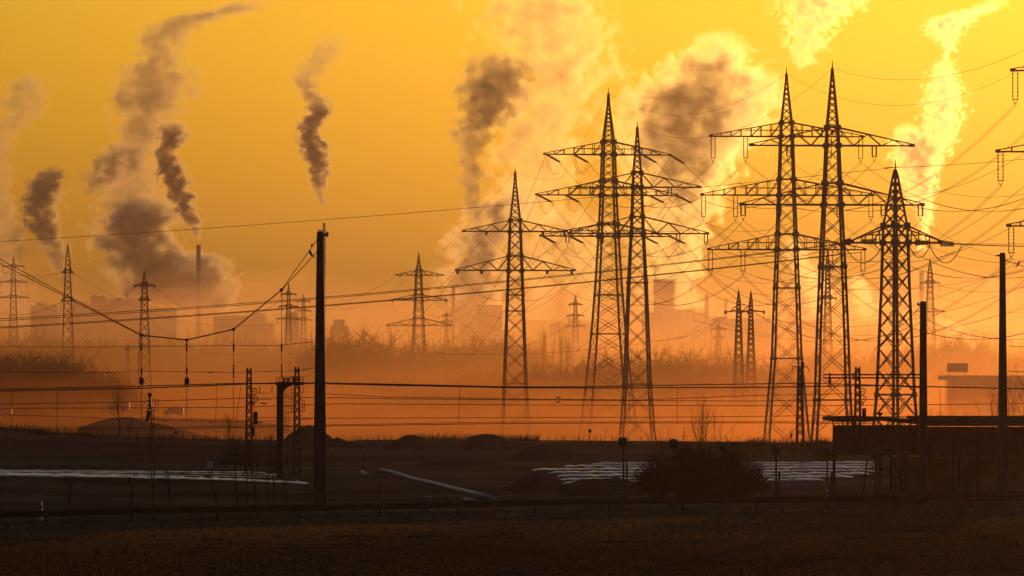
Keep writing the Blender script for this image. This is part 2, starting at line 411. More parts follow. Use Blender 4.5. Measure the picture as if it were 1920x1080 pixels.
p4, a4, t4 = pylon(1475, 1000, [(138, .8), (160, 2.6), (230, 10.5), (256, 12), (366, 15.5), (468, 19.5), (540, 22.5), (672, 27), (770, 36)],
    [dict(c=256, r=230, l=1333, x=1617, n=7, style='post', d=[(1337, 'V', 40, 3.7), (1398, 'V', 40, 3.7), (1556, 'V', 40, 3.7), (1615, 'V', 40, 3.7)]),
     dict(c=366, r=336, l=1316, x=1637, n=7, style='post', d=[(1319, 'V', 40, 3.7), (1379, 'V', 40, 3.7), (1574, 'V', 40, 3.7), (1634, 'V', 40, 3.7)]),
     dict(c=468, r=439, l=1329, x=1622, n=7, style='post', d=[(1332, 'V', 40, 3.7), (1393, 'V', 40, 3.7), (1558, 'V', 40, 3.7), (1619, 'V', 40, 3.7)])],
    5, .36, .14, 'left one of the tallest pair of pylons, three arms with long hanging insulators', peak_py=230, horiz=(540, 672))
p5, a5, t5 = pylon(1561, 850, [(128, .8), (152, 3), (239, 11), (273, 12.5), (343, 15.5), (384, 17.5), (500, 23), (620, 28), (750, 32), (826, 38)],
    [dict(c=273, r=239, l=1408, x=1712, n=6, d=[(1479, 'V', 20, 3.7), (1640, 'V', 20, 3.7)]),
     dict(c=384, r=343, l=1390, x=1731, n=6, d=[(1393, 'V', 20, 4), (1460, 'V', 20, 4), (1657, 'V', 20, 4), (1727, 'V', 20, 4)])],
    5, .36, .14, 'tallest pylon, right one of the tall pair, two wide arms and bright sky behind', peak_py=239, horiz=(500, 750))
# the stout pylon with the near-diagonal stance
p7, a7, t7 = pylon(1679, 700, [(318, 1.2), (332, 5), (423, 22), (455, 23.5), (540, 26), (740, 35), (783, 39)],
    [dict(c=455, r=423, l=1596, x=1764, n=3, style='post')],
    35, .36, .15, 'stout single-armed pylon rising behind the shed roof, thick strain insulators along its arm', peak_py=423, horiz=(740,), phi=4, k=.9)
s7 = 700 / F; ends7 = []
def at7(px, py, y=0): return P(px, py, 700 + y)
for k_, (xa, ya, xb, yb) in enumerate([(1596, 452, 1578, 456), (1645, 453, 1615, 453), (1715, 455, 1745, 455), (1762, 456, 1790, 458)]):
    A, B = at7(xa, ya, -.6), at7(xb, yb, -1); m_ = MB()
    for q in (-.22, .22):
        m_.tube([A + Vector((0, 0, q)), B + Vector((0, 0, q * .4))], .07, 6)
        for j in range(9):
            cc = (A + Vector((0, 0, q))).lerp(B + Vector((0, 0, q * .4)), .1 + .8 * j / 8); m_.box(cc - Vector((.06, .2, .2)), cc + Vector((.06, .2, .2)))
    m_.build('insulator', GLASSI, p7); ends7.append(B)
for xa, xb, dip in ((1583, 1655, 34), (1640, 1700, 16), (1704, 1744, 24), (1742, 1804, 34)):
    A, B = at7(xa, 459, -1), at7(xb, 459, 1); MB().tube([A.lerp(B, u) + Vector((0, 0, -dip * s7 * 4 * u * (1 - u))) for u in [j / 14 for j in range(15)]], .04, 4).build('jumper', WIRE, p7)
MB().bar(at7(1658, 315), at7(1692, 313), .1).build('earth_wire_fitting', GLASSI, p7)

p8, a8, t8 = pylon(785, 2170, [(476, .5), (489, 2), (506, 5), (516, 6), (563, 8), (610, 10.5), (672, 13), (720, 17)],
    [dict(c=516, r=507, l=742, x=832, n=4, d=[(750, 'V', 3, 1), (820, 'V', 3, 1)]), dict(c=563, r=552, l=734, x=838, n=4, d=[(736, 'V', 3, 1), (836, 'V', 3, 1)]),
     dict(c=610, r=597, l=726, x=846, n=4, d=[(728, 'V', 3, 1), (844, 'V', 3, 1)])],
    12, .42, .2, 'small three-armed pylon with a funnel-shaped platform low on its body', peak_py=507, platform=(662, 673, 24), k=1.0)
# right edge: only its left arm ends reach into the picture
p20, a20, t20 = pylon(2072, 790, [(-20, .8), (101, 14), (133, 16), (285, 22), (424, 27), (560, 34), (800, 52)],
    [dict(c=133, r=101, l=1898, x=2246, n=7, style='post', d=[(1903, 'V', 54, 4.7), (1977, 'V', 54, 4.7)]),
     dict(c=285, r=247, l=1870, x=2274, n=7, style='post', d=[(1875, 'V', 54, 4.7), (1950, 'V', 54, 4.7)]),
     dict(c=424, r=388, l=1890, x=2254, n=7, style='post', d=[(1895, 'V', 50, 4.7), (1969, 'V', 50, 4.7)])],
    5, .36, .14, 'pylon cut off by the right edge, only three arm tips with long insulators showing', peak_py=101, horiz=(560,))
# small far ones
def small(cx, Y, top, base, hw, arms, label, name='lattice_pylon', **kw):
    h = base - top; pr = [(top, .4), (top + h * .12, hw * .35), (base, hw)]
    return pylon(cx, Y, pr, [dict(c=a, r=a - max(3, .025 * h), l=cx - w_, x=cx + w_, n=2, **({'d': [(cx - w_, 'V', dl, .8), (cx + w_, 'V', dl, .8)]} if dl else {})) for a, w_, dl in arms],
                 8, kw.pop('leg', .42), kw.pop('br', .22), label, name, k=1.1, peak_py=top + h * .14, **kw)
p6a, a6a, t6a = small(1385, 1500, 546, 712, 9, [], 'left one of two narrow close-set pylons right of centre')
p6b, a6b, t6b = small(1408, 1530, 548, 712, 8, [], 'right one of two narrow close-set pylons right of centre')
for cx_, Yp, rt, xs_ in ((1385, 1500, p6a, (-25, 18)), (1408, 1530, p6b, (-18, 24))):
    sy = Yp / F; m_ = MB(); c_ = P(cx_, 582, Yp)
    m_.bar(c_ + Vector((xs_[0] * sy, 0, -.5)), c_ + Vector((0, 0, .1)), .3, .5); m_.bar(c_, c_ + Vector((xs_[1] * sy, 0, -.4)), .5, .3)
    m_.bar(c_ + Vector((-14 * sy, 0, 0)), c_ + Vector((0, 0, 12 * sy)), .25)
    for dx in xs_: m_.lathe(c_ + Vector((dx * sy, 0, -.5)), [(.2, -.5), (.35, 0), (.2, .5)], 6)
    m_.build('crossarm', STEEL, rt)
p9, a9, t9 = small(127, 2500, 460, 690, 13, [(511, 10, 16), (564, 12, 18)], 'narrow pylon beside the dark smoke column at far left', leg=.5, br=.26)
p10, a10, t10 = small(271, 2000, 508, 705, 13, [(536, 19, 3), (563, 10, 0)], 'narrow blunt-topped pylon in front of the long far building', leg=.45, br=.24)
p11, a11, t11 = small(25, 3500, 481, 640, 9, [(500, 20, 4), (529, 24, 5), (558, 28, 7)], 'faint three-armed pylon nearest the left edge', leg=.5, br=.3)
p12, a12, t12 = small(541, 3100, 532, 668, 7, [(552, 14, 3), (575, 18, 4), (598, 22, 4)], 'faint pylon in front of the squat tower left of the big pole', leg=.5, br=.3)
p13, a13, t13 = small(569, 3600, 552, 650, 6, [(565, 12, 3), (583, 15, 3), (600, 15, 3)], 'faintest pylon close beside the left side of the big pole', leg=.6, br=.35)
p14, a14, t14 = small(1744, 2900, 487, 690, 12, [(531, 18, 14), (584, 27, 16)], 'faint pylon between the stout pylon and the right-hand poles', leg=.5, br=.26)
p15, a15, t15 = small(1079, 3300, 555, 660, 7, [(571, 12, 3), (592, 16, 3), (612, 18, 4)], 'faint pylon behind the poplars left of the splayed pylon', leg=.5, br=.3)
p16, a16, t16 = small(837, 3400, 586, 665, 5, [(592, 8, 2), (603, 10, 3)], 'tiny faint pylon right of the small platform pylon', leg=.6, br=.35)
p17, a17, t17 = small(1552, 2600, 470, 680, 9, [(505, 14, 4), (560, 16, 5)], 'faint pylon seen through the lattice of the tallest pylon', leg=.5, br=.28)
p18, a18, t18 = small(240, 2300, 645, 712, 4, [(655, 7, 0)], 'short faint pylon low beside the blunt-topped one', leg=.6, br=.3)
p19, a19, t19 = small(1347, 3000, 606, 670, 6, [(617, 14, 3), (633, 10, 3)], 'tiny faint pylon left of the two close-set narrow pylons', leg=.6, br=.35)

# ------------------------------------------------------------------ wires between pylons
def nm(i, n): return ['upper', 'middle', 'lower'][i] if n == 3 else ['upper', 'lower'][i]
def pos(q, n): return ['left end', 'right end'][q] if n == 2 else ['outer left', 'inner left', 'inner right', 'outer right'][q]
def side(j): return ['far left', 'inner left', 'inner right', 'far right'][j]
g = 'conductors between the tall left pylon of the pair and the cut-off pylon'
for i in range(3):
    for j in (0, 1):
        wire(a4[i][j], a20[i][j], 11.5, f'twin conductor sagging from the {nm(i,3)} arm {side(j)} insulator to the right edge pylon', g, .034, 30, twin=.4)
    for j in (2, 3):
        e = P(2180 + 74 * (j - 2), [197, 345, 478][i], 790)
        wire(a4[i][j], e, 11.5, f'twin conductor from the {nm(i,3)} arm {side(j)} insulator of the left tall pylon out right', g, .034, 30, twin=.4)
g = 'conductors between the splayed centre pylon and the tall left pylon of the pair'
for i in range(3):
    for j in range(4):
        wire(a2[i][j], a4[i][j], 9, f'twin conductor from the splayed pylon {nm(i,3)} arm {side(j)} to the left tall pylon', g, .034, 30, twin=.4)
g = 'conductors running left from the splayed centre pylon to the platform pylon'
for i in range(3):
    for j, q in ((0, 0), (3, 1)):
        A = a2[i][j] + Vector((-26 * 1250 / F, -6, 13 * 1250 / F))
        wire(A, a8[i][q], 24, f'thin conductor from the splayed pylon {nm(i,3)} arm {side(j)} down to the platform pylon', g, .045, 30)
g = 'conductors between the slim centre pylon and the tallest pylon'
for i, (L3, L5) in enumerate((([0, 1], [0, 1]), ([0, 1, 2, 3], [0, 1, 2, 3]))):
    for q, (u, v) in enumerate(zip(L3, L5)):
        wire(a3[i][u], a5[i][v], 8, f'conductor from slim centre pylon {nm(i,2)} arm, {pos(q, len(L3))}, to the tallest pylon', g, .034, 30)
g = 'conductors between the lone two-armed pylon and the slim centre pylon'
for i, (L1, L3) in enumerate((([0, 1], [0, 1]), ([0, 1, 2, 3], [0, 1, 2, 3]))):
    for q, (u, v) in enumerate(zip(L1, L3)):
        wire(a1[i][u], a3[i][v], 8, f'conductor from lone two-armed pylon {nm(i,2)} arm, {pos(q, len(L1))}, to slim pylon', g, .036, 30)
g = 'conductors from the tallest pylon out past the right edge'
for i in range(2):
    for q, A in enumerate(a5[i]):
        px = (960 + A.x * F / A.y - 1561) * 1.3 + 2160
        wire(A, P(px, [185, 330][i], 650), 8, f'conductor from tallest pylon {nm(i,2)} arm, {pos(q, len(a5[i]))}, rising past right edge', g, .03, 30)
g = 'conductors from the lone two-armed pylon away to the far left'
for i in range(2):
    for q in (0, len(a1[i]) - 1):
        wire(a1[i][q], a12[i][min(q, 1)], 26, f'thin conductor from lone pylon {nm(i,2)} arm {["left","right"][q > 0]} end to faint far pylon', g, .045, 30)
g = 'earth wires joining the pylon tips'
for A, B, sg, d in ((t1, t3, 5, 'the lone pylon and the slim pylon'), (t3, t5, 5.5, 'the slim pylon and the tallest pylon'), (t2, t4, 6, 'the splayed pylon and the left tall pylon'),
                    (t4, t20 + Vector((0, 0, -3)), 9, 'the left tall pylon and the cut-off one'), (t5, P(2160, -60, 650), 6, 'the tallest pylon and the sky beyond right edge'),
                    (t2, t8, 20, 'the splayed pylon and the platform pylon'), (t1, t12, 22, 'the lone pylon and the faint far pylon')):
    wire(A, B, sg, f'thin earth wire between the tips of {d}', g, .028, 30)
g = 'conductors crossing the whole width to the stout pylon'
for k_, (y0, B, lb) in enumerate(((588, ends7[0], 'topmost'), (596, ends7[1], 'second'), (611, ends7[0] + Vector((0, 0, -1.3)), 'third'), (616, ends7[1] + Vector((0, 0, -1.3)), 'lowest'))):
    wire(P(-1400, y0 + 38, 700 + k_), B, 3.4 if k_ < 2 else 3.0, f'{lb} of four long conductors crossing behind the big pole to the stout pylon', g, .045, 60)
wire(P(-1400, 508, 700), P(1679, 314, 700), 2.2, 'thin single wire high across the left sky ending at the stout pylon tip', g, .032, 60)
wire(P(1679, 314, 700), P(2400, 225, 660), 1.0, 'thin wire from the stout pylon tip rising to the right edge', 'wires leaving the stout pylon to the right', .032, 30)
for k_, (B, y1) in enumerate(((ends7[2], 452), (ends7[3], 448), (ends7[3] + Vector((0, 0, .1)), 432))):
    wire(B, P(2400, y1, 680), .6, f'{["lowest","middle","topmost"][k_]} conductor from the stout pylon arm out to the right edge', 'wires leaving the stout pylon to the right', .035, 30)
g = 'conductors fanning from the close-set narrow pylons'
for k_, (A, B, sg, lb) in enumerate(((P(1360, 587, 1500), P(1100, 640, 2700), 12, 'left narrow pylon arm tip down left towards the woods'), (P(1383, 584, 1500), P(1000, 618, 2900), 12, 'left narrow pylon body down left to the poplars'),
        (t6a, P(1150, 585, 2900), 14, 'left narrow pylon tip away to the left'), (t6b, P(1790, 470, 900), 4, 'right narrow pylon tip up to the right'), (t6a, P(1740, 440, 900), 4, 'left narrow pylon tip up to the right'),
        (P(1432, 588, 1530), P(2080, 520, 800), 7, 'right narrow pylon arm tip out to the right edge'), (P(1403, 584, 1500), P(2080, 470, 800), 7, 'left narrow pylon arm out to the right edge'),
        (P(1390, 584, 1530), P(2080, 400, 780), 8, 'right narrow pylon up to the right edge'))):
    wire(A, B, sg, f'thin conductor from the {lb}', g, .04, 30)
g = 'far faint wires low over the woods'
LW = ['from the faint pylon behind the slim mast, upper arm rightwards', 'from the faint pylon behind the slim mast, lower arm rightwards', 'from behind the slim mast left to the poplars', 'between the faint pylon behind the slim mast and the tall pair',
      'rising from the faint pylon behind the slim mast to the right', 'between the platform pylon and the narrow pylon at far left', 'from the platform pylon right towards the tall pair', 'from the narrow far left pylon upper arm to the left edge',
      'from the narrow far left pylon lower arm to the left edge', 'between the narrow far left pylon and the blunt-topped pylon', 'between the blunt-topped pylon and the faint one left of the big pole', 'between the blunt-topped pylon and the leftmost faint pylon',
      'between the faint pylon left of the big pole and the platform pylon', 'low from the blunt-topped pylon towards the big pole', 'from the funnel platform right past the lone pylon', 'over the woods between lone pylon and tall pair',
      'lowest, over the woods right of the slim pylon', 'from the close-set narrow pylons area up to the right edge', 'highest of the far ones, behind the tall pair to the right edge', 'level behind the tall pair to the right edge']
for k_, (xa, ya, xb, yb, Yw, sg) in enumerate(((1725, 540, 2020, 575, 2000, 5), (1771, 590, 2020, 640, 2000, 5), (1717, 590, 1100, 630, 2300, 14), (1726, 535, 1430, 560, 2100, 6),
        (1762, 535, 2000, 500, 1500, 4), (740, 520, 127, 505, 2300, 22), (838, 562, 1552, 560, 2500, 30), (127, 508, -60, 480, 1900, 4), (115, 566, -60, 560, 1900, 5),
        (138, 566, 271, 537, 1800, 5), (290, 538, 541, 552, 2300, 12), (252, 538, 25, 530, 2200, 12), (558, 598, 785, 600, 2700, 10), (281, 600, 520, 640, 1900, 8),
        (808, 663, 1290, 630, 1500, 2), (1020, 640, 1500, 632, 2400, 10), (1150, 690, 1780, 660, 1900, 8), (1300, 600, 1990, 540, 1800, 12), (1420, 520, 1990, 480, 1500, 6), (1240, 560, 1990, 560, 1900, 16))):
    wire(P(xa, ya, Yw), P(xb, yb, Yw + 100), sg, 'faint low wire ' + LW[k_], g, .06, 20, name='overhead_wire')
# ------------------------------------------------------------------ railway: masts, headspan, contact wires
YR = 312.0
def mast(cx, top, wt, wb, Y, label, y_base=None):
    s = Y / F; x = (cx - 960) * s; zt = P(cx, top, Y).z; h = zt
    root = thing('catenary_mast', (x, Y, 0), label, 'mast', 'concrete railway masts')
    m_ = MB(); prof = [(wb * s / 2 * 1.02, -.3), (wb * s / 2, .5), (wt * s / 2, h - .25), (wt * s / 2 * .9, h)]
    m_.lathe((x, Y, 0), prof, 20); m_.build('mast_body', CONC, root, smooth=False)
    return root, x, h
mA, xA, hA = mast(600, 435, 12.5, 26, YR, 'thick dark concrete railway mast standing alone left of centre, bird beside its top')
xt = P(605, 440, YR).x
m_ = MB(); zf = P(0, 440, YR).z; m_.bar((xA, YR, zf), (xA + .45, YR, zf), .12); m_.box((xA + .36, YR - .12, zf - .12), (xA + .46, YR + .12, zf + .16)); m_.bar((xA + .18, YR, zf - .2), (xA + .4, YR, zf), .04)
m_.build('bracket', DARKSTEEL, mA)
mB, xB, hB = mast(1731, 565, 12, 18, 322, 'slim concrete mast at the front of the dark shed with a long double beam')
m_ = MB()
for py in (702.5, 708.5):
    z = P(0, py, 322).z; m_.bar((P(1543, py, 322).x, 322, z), (xB, 322, z), .085)
for px in (1556, 1600, 1645): 
    x = P(px, 700, 322).x; m_.bar((x, 322, P(0, 699, 322).z), (x, 322, P(0, 712, 322).z), .09, .09)
m_.build('beam', DARKSTEEL, mB)
m_ = MB(); x = P(1556, 700, 322).x; m_.lathe((x, 322, P(0, 714, 322).z), [(.03, -.3), (.08, -.1), (.08, .1), (.03, .2)], 8)
m_.bar((x - .3, 322, P(0, 716, 322).z), (x + .3, 322, P(0, 716, 322).z), .04); m_.build('insulator', GLASSI, mB)
m_ = MB(); z = P(0, 571, 322).z; m_.bar((xB - .28, 322, z), (xB, 322, z), .1); m_.box((xB - .33, 321.9, z - .08), (xB - .25, 322.1, z + .12)); m_.build('bracket', DARKSTEEL, mB)
mC, xC, hC = mast(1880, 474, 11, 20, 330, 'tall concrete mast near the right edge rising above the shed')
m_ = MB(); z = P(0, 479, 330).z; m_.bar((xC - .35, 330, z), (xC + .1, 330, z), .09); m_.bar((xC, 330, P(0, 485, 330).z), (xC + .3, 330, P(0, 489, 330).z), .06); m_.build('bracket', DARKSTEEL, mC)
# headspan from the mast down to the left
def R_(px, py, dy=0): return P(px, py, YR + dy)
hs = [(-90, 432), (0, 486), (108, 545), (265, 628), (350, 637), (438, 617), (528, 543), (598, 445)]
hs2 = [(-90, 448), (0, 494), (112, 551), (265, 629), (350, 638), (438, 618), (528, 544), (598, 468)]
mast(-93, 428, 12, 26, YR, 'concrete mast just outside the left edge holding the headspan wires')
for k_, h_ in enumerate((hs, hs2)):
    tag(MB().tube([R_(x, y, .05 * k_) for x, y in h_], .022, 5).build('headspan_wire', WIRE), ['upper', 'lower'][k_] + ' headspan cable drooping in a wide V left of the thick mast', 'wire', 'headspan cables')
tag(MB().tube([R_(586, 457), R_(583, 462)], [.05, .05], 6).build('cable_insulator', GLASSI), 'small dark insulator on the headspan cable just above the perched bird', 'insulator')
for cx, y0, y1, lb in ((265, 628, 788, 'first from left'), (350, 637, 788, 'second from left'), (438, 617, 790, 'third from left'), (528, 543, 722, 'rightmost, above the gantry')):
    rt = thing('hanger', R_(cx, y1), f'vertical headspan hanger with dark insulators, {lb}', 'hanger', 'headspan hangers')
    MB().tube([R_(cx, y0), R_(cx, y1)], .016, 5).build('rod', WIRE, rt)
    m_ = MB(); p = R_(cx, y0); m_.box(p - Vector((.10, .05, .05)), p + Vector((.10, .05, .06))); m_.box(p - Vector((.05, .05, .13)), p + Vector((.05, .05, 0))); m_.build('clamp', DARKSTEEL, rt)
    for yy, hh in ((651, 14) if cx > 300 else (651, 11), (696, 12 if cx < 400 else 26)):
        m_ = MB(); p = R_(cx, yy)
        for j in range(5): m_.lathe((p.x, p.y, p.z + (j - 2) * hh / 5 * .0292), [(.02, -.06), (.05, -.03), (.05, .03), (.02, .06)], 8)
        m_.build('insulator', GLASSI, rt)
    if cx < 400:
        m_ = MB(); p = R_(cx, 714); m_.lathe(p, [(.05, -.22), (.12, -.2), (.12, .12), (.03, .24)], 10); m_.box(p + Vector((-.02, -.06, -.12)), p + Vector((.17, .06, -.05))); m_.box(p + Vector((-.02, -.06, .02)), p + Vector((.17, .06, .08)))
        m_.build('lantern_body', BLUEBOX, rt)
def pw(pts, name, label, grp, r=.02, Y=YR, sub=1):
    return tag(MB().tube([P(x, y, Y) for x, y in pts], r, 5).build(name, WIRE), label, 'wire', grp)
gx = 'cross-span wires ending at the thick mast'
pw([(-93, 650), (180, 651), (330, 649), (440, 648), (520, 648), (594, 640)], 'cross_span_wire', 'upper cross-span wire meeting the thick mast at mid height', gx, .016)
pw([(-93, 697), (200, 699), (265, 696), (440, 698), (560, 695), (594, 689)], 'cross_span_wire', 'middle cross-span wire with small paired insulators, left of the thick mast', gx, .015)
pw([(-93, 776), (50, 779), (265, 786), (438, 791), (540, 789), (594, 784)], 'cross_span_wire', 'lowest cross-span wire left of the thick mast, just above the ground line', gx, .015)
gi = 'small paired insulators on the cross-span wires'
for px, py, lb in ((208, 698, 'on the middle wire near the left'), (395, 699, 'on the middle wire between second and third hangers'), (571, 693, 'on the middle wire next to the thick mast'), (210, 786, 'on the lowest wire in front of the bare tree'),
               (309, 790, 'on the lowest wire right of the railway signal'), (396, 792, 'on the lowest wire left of the lattice mast'), (487, 792, 'on the lowest wire left of the gantry column'), (570, 786, 'on the lowest wire next to the thick mast')):
    p = R_(px, py); m_ = MB()
    for q in (-.07, .07): m_.tube([p + Vector((q - .055, 0, 0)), p + Vector((q, 0, .02)), p + Vector((q + .055, 0, 0))], [.015, .035, .015], 8)
    tag(m_.build('cable_insulator', GLASSI), f'pair of small dark insulators {lb}', 'insulator', gi)
gm = 'long messenger wires crossing the whole view'
pw([(-120, 734), (0, 733), (265, 728), (438, 721), (470, 719.5), (600, 719), (720, 722), (960, 727), (1100, 727.5), (1440, 726), (1560, 724), (1670, 723), (1740, 725), (1920, 729), (2050, 732)], 'messenger_wire', 'lower of the two thick wires crossing the whole view in front of the pylon feet', gm, .034)
pw([(-120, 730), (0, 729.5), (265, 724), (438, 719), (600, 718), (720, 720), (960, 725.5), (1100, 725), (1300, 721.5), (1440, 719.5), (1520, 718.5), (1640, 722), (1680, 724), (1730, 727)], 'messenger_wire', 'upper of the two thick wires crossing the view, parting from its twin at right', gm, .028, YR + .6)
gc = 'pair of contact wires just above the dark ground'
pw([(-120, 807), (0, 806), (300, 804), (600, 799), (840, 795.5), (960, 794), (1180, 793), (1440, 793), (1640, 794)], 'contact_wire', 'lower contact wire running just above the dark ground line', gc, .02)
pw([(-120, 801), (0, 801), (300, 801), (600, 797), (840, 793), (960, 791.5), (1180, 791), (1440, 790.5), (1640, 791)], 'contact_wire', 'upper contact wire running just above the dark ground line', gc, .016, YR + .6)
gt = 'faint contact wires between messenger and ground wires'
for k_, pts in enumerate(([(-50, 758), (200, 755), (440, 747), (600, 745), (760, 748), (1000, 750), (1400, 752), (1700, 748)], [(-50, 766), (200, 765), (440, 764), (640, 757), (900, 759), (1200, 760), (1500, 761), (1920, 757), (2000, 757)],
                           [(600, 738), (720, 744), (960, 748), (1200, 750), (1400, 742), (1600, 738)], [(480, 783), (640, 784), (960, 783), (1300, 782), (1560, 779)])):
    pw(pts, 'contact_wire', ['uppermost', 'second', 'short sagging', 'lowest'][k_] + ' of the thin grey wires behind the thick messenger wire', gt, .03, 460 + 20 * k_)
gd = 'droppers between messenger and contact wires'
for k_, (px, ya, yb, px2) in enumerate(((22, 733, 803, 21), (108, 732, 804, 106), (407, 721, 800, 404), (452, 722, 802, 442), (862, 724, 794, 860), (945, 727, 796, 945), (1180, 726, 792, 1180), (1270, 724, 794, 1270), (1762, 725, 783, 1764))):
    pw([(px, ya), (px2 + (px - px2) * .4, (ya + yb) / 2), (px2, yb)], 'dropper', 'thin vertical dropper ' + ['nearest the left edge', 'second from left edge', 'right of the second hanger', 'beside the lattice mast', 'left of the lone pylon foot', 'at the lone pylon foot', 'under the slim centre pylon', 'left of the bare bush tree', 'above the shed roof right of the slim mast'][k_], gd, .014)
p = R_(1047, 746); m_ = MB()
for dz in (0, -.25): m_.tube([p + Vector((-.15, 0, dz)), p + Vector((0, 0, dz + .03)), p + Vector((.15, 0, dz))], [.015, .045, .015], 8)
tag(m_.build('cable_insulator', GLASSI), 'two stacked dark insulators on a wire right of the lone pylon', 'insulator')
for k_, (xa, ya, xb, yb) in enumerate(((1890, 648, 1960, 651), (1890, 695, 1960, 697))):
    pw([(xa, ya), (xa + 14, ya + 2), (xb, yb)], 'cross_span_wire', ['upper', 'lower'][k_] + ' short wire from the right-edge mast out of the picture', 'wires right of the tall right mast', .02, 330)
pw([(1883, 487), (1920, 500), (2000, 526)], 'headspan_wire', 'cable leaving the top of the tall right mast, a bird sitting on it', 'wires right of the tall right mast', .02, 330)
pw([(1725, 575), (1700, 602), (1640, 655)], 'stay_wire', 'stay wire from the slim mast top down left behind the stout pylon', None, .02, 322)

# lattice masts of the railway
def lattice_mast(cx, top, base, wt, wb, Y, label, wheels=False, arms=False, th=8):
    s = Y / F; x0 = (cx - 960) * s; zt = P(cx, top, Y).z; z0 = ground_z(x0, Y) - .1
    rt = thing('lattice_mast', (x0, Y, z0), label, 'mast', 'steel lattice railway masts'); m_ = MB()
    hb = P(cx, base, Y).z
    def c_(i, z):
        a = (wt + (wb - wt) * (zt - z) / (zt - hb)) * s / 2 * .88; x, y = [(-a, -a), (a, -a), (a, a), (-a, a)][i % 4]; C, S = math.cos(R(th)), math.sin(R(th))
        return Vector((x0 + x * C - y * S, Y + x * S + y * C, z))
    for i in range(4): m_.bar(c_(i, zt), c_(i, z0), .07 * Y / 330, .08 * Y / 330)
    z = zt; st = .55 * Y / 400
    while z > z0 + st:
        for i in range(4): m_.bar(c_(i, z), c_(i + 1, z - st), .035 * Y / 330); m_.bar(c_(i + 1, z), c_(i, z - st), .035 * Y / 330)
        z -= st
    m_.build('lattice', DARKSTEEL, rt)
    if wheels:
        for k_, (dx, py) in enumerate(((9, 734), (10, 748), (8, 756))):
            c = P(cx + dx, py, Y); r = (6 if k_ < 2 else 3) * s; m_ = MB()
            m_.tube([c + Vector((r * math.cos(a), 0, r * math.sin(a))) for a in [j * math.tau / 14 for j in range(15)]], .025 * Y / 330, 4)
            for j in range(3): a = j * math.pi / 3; m_.bar(c - Vector((r * math.cos(a), 0, r * math.sin(a))), c + Vector((r * math.cos(a), 0, r * math.sin(a))), .025)
            m_.bar(c, Vector((x0, Y, c.z)), .06); m_.build('pulley', DARKSTEEL, rt)
        if arms != 2:
            c = P(cx + 12, 784, Y); m_ = MB(); m_.box(c - Vector((4 * s, .15, 12 * s)), c + Vector((4 * s, .15, 12 * s)))
            for j in range(10): zz = c.z - 11 * s + j * 2.3 * s; m_.box((c.x - 4.4 * s, c.y - .17, zz), (c.x + 4.4 * s, c.y + .17, zz + 1.6 * s))
            m_.build('counterweight', DARKSTEEL, rt)
            MB().tube([P(cx + 7, 750, Y), P(cx + 9, 772, Y)], .012, 4).build('weight_cable', WIRE, rt)
            c = P(cx + 8, 808, Y); MB().box(c - Vector((3 * s, .1, 9 * s)), c + Vector((3 * s, .1, 9 * s))).build('junction_box', DARKSTEEL, rt)
    if arms == 1:
        m_ = MB(); a = P(cx - 14, 687, Y); b_ = P(cx + 14, 688, Y); m_.bar(a, b_, .1); m_.bar(a, a + Vector((0, 0, -10 * s)), .07); m_.bar(b_, P(cx + 18, 698, Y), .07)
        m_.box(P(cx + 4, 690, Y) - Vector((.15, .15, 0)), P(cx + 8, 679, Y) + Vector((0, .15, 0))); m_.build('bracket', DARKSTEEL, rt)
    return rt
lattice_mast(467, 690, 840, 8, 13, 420, 'steel lattice mast with pulleys and a hanging counterweight, left of the gantry', wheels=True)
lattice_mast(1500, 686, 828, 8, 14, 636, 'steel lattice mast with a small bracket top between the two tallest pylons', arms=1)
lattice_mast(1608, 688, 800, 8, 12, 600, 'steel lattice mast with two pulleys standing behind the shed roof', wheels=True, arms=2)
# gantry: solid column, platform with railings, ladder cage, lattice post
YG_ = 400.0; s = YG_ / F
def G(px, py, dy=0): return P(px, py, YG_ + dy)
gr = thing('signal_gantry', (G(545, 800).x, YG_, 0), 'railway signal gantry with solid column, railed platform and ladder cage beside the thick mast', 'gantry')
m_ = MB(); a, b_ = G(519, 717), G(531, 860); m_.box((a.x, YG_ - .3, -.2), (b_.x, YG_ + .3, a.z)); m_.build('column', DARKSTEEL, gr)
m_ = MB(); a, b_ = G(517, 722), G(569, 716); m_.box((a.x, YG_ - .5, a.z), (b_.x, YG_ + .5, b_.z))
m_.add([G(531, 722, -.25), G(548, 722, -.25), G(540, 726, -.25), G(533, 732, -.25), G(531, 740, -.25), G(531, 722, .25), G(548, 722, .25), G(540, 726, .25), G(533, 732, .25), G(531, 740, .25)],
       [(0, 1, 2, 3, 4), (9, 8, 7, 6, 5), (0, 5, 6, 1), (1, 6, 7, 2), (2, 7, 8, 3), (3, 8, 9, 4)])
m_.build('platform', DARKSTEEL, gr)
m_ = MB()
for q in (-.45, .45):
    for py in (707, 711.5): m_.bar(G(518, py, q), G(569, py, q), .035)
    for px in (518, 524, 530, 537, 543, 549, 556, 562, 569): m_.bar(G(px, 707, q), G(px, 717, q), .035)
for px in (533, 540, 551): m_.box(G(px - 2, 717, 0), G(px + 2, 708, .04))
m_.build('railing', DARKSTEEL, gr)
m_ = MB()
for px in (544, 547, 550, 553): m_.bar(G(px, 705), G(px, 775), .03)
for py in range(706, 776, 6):
    m_.bar(G(544, py), G(553, py), .03); m_.tube([G(544, py, -.1), G(546, py, -.35), G(551, py, -.35), G(553, py, -.1)], .014, 4)
m_.build('ladder_cage', DARKSTEEL, gr)
m_ = MB()
for px in (532.5, 536, 538, 541): m_.bar(G(px, 727), G(px, 812), .025)
for py in range(730, 812, 5): m_.bar(G(532.5, py), G(536, py), .022)
for py in (742, 762, 774): m_.bar(G(532, py), G(558, py), .03)
m_.build('ladder', DARKSTEEL, gr)
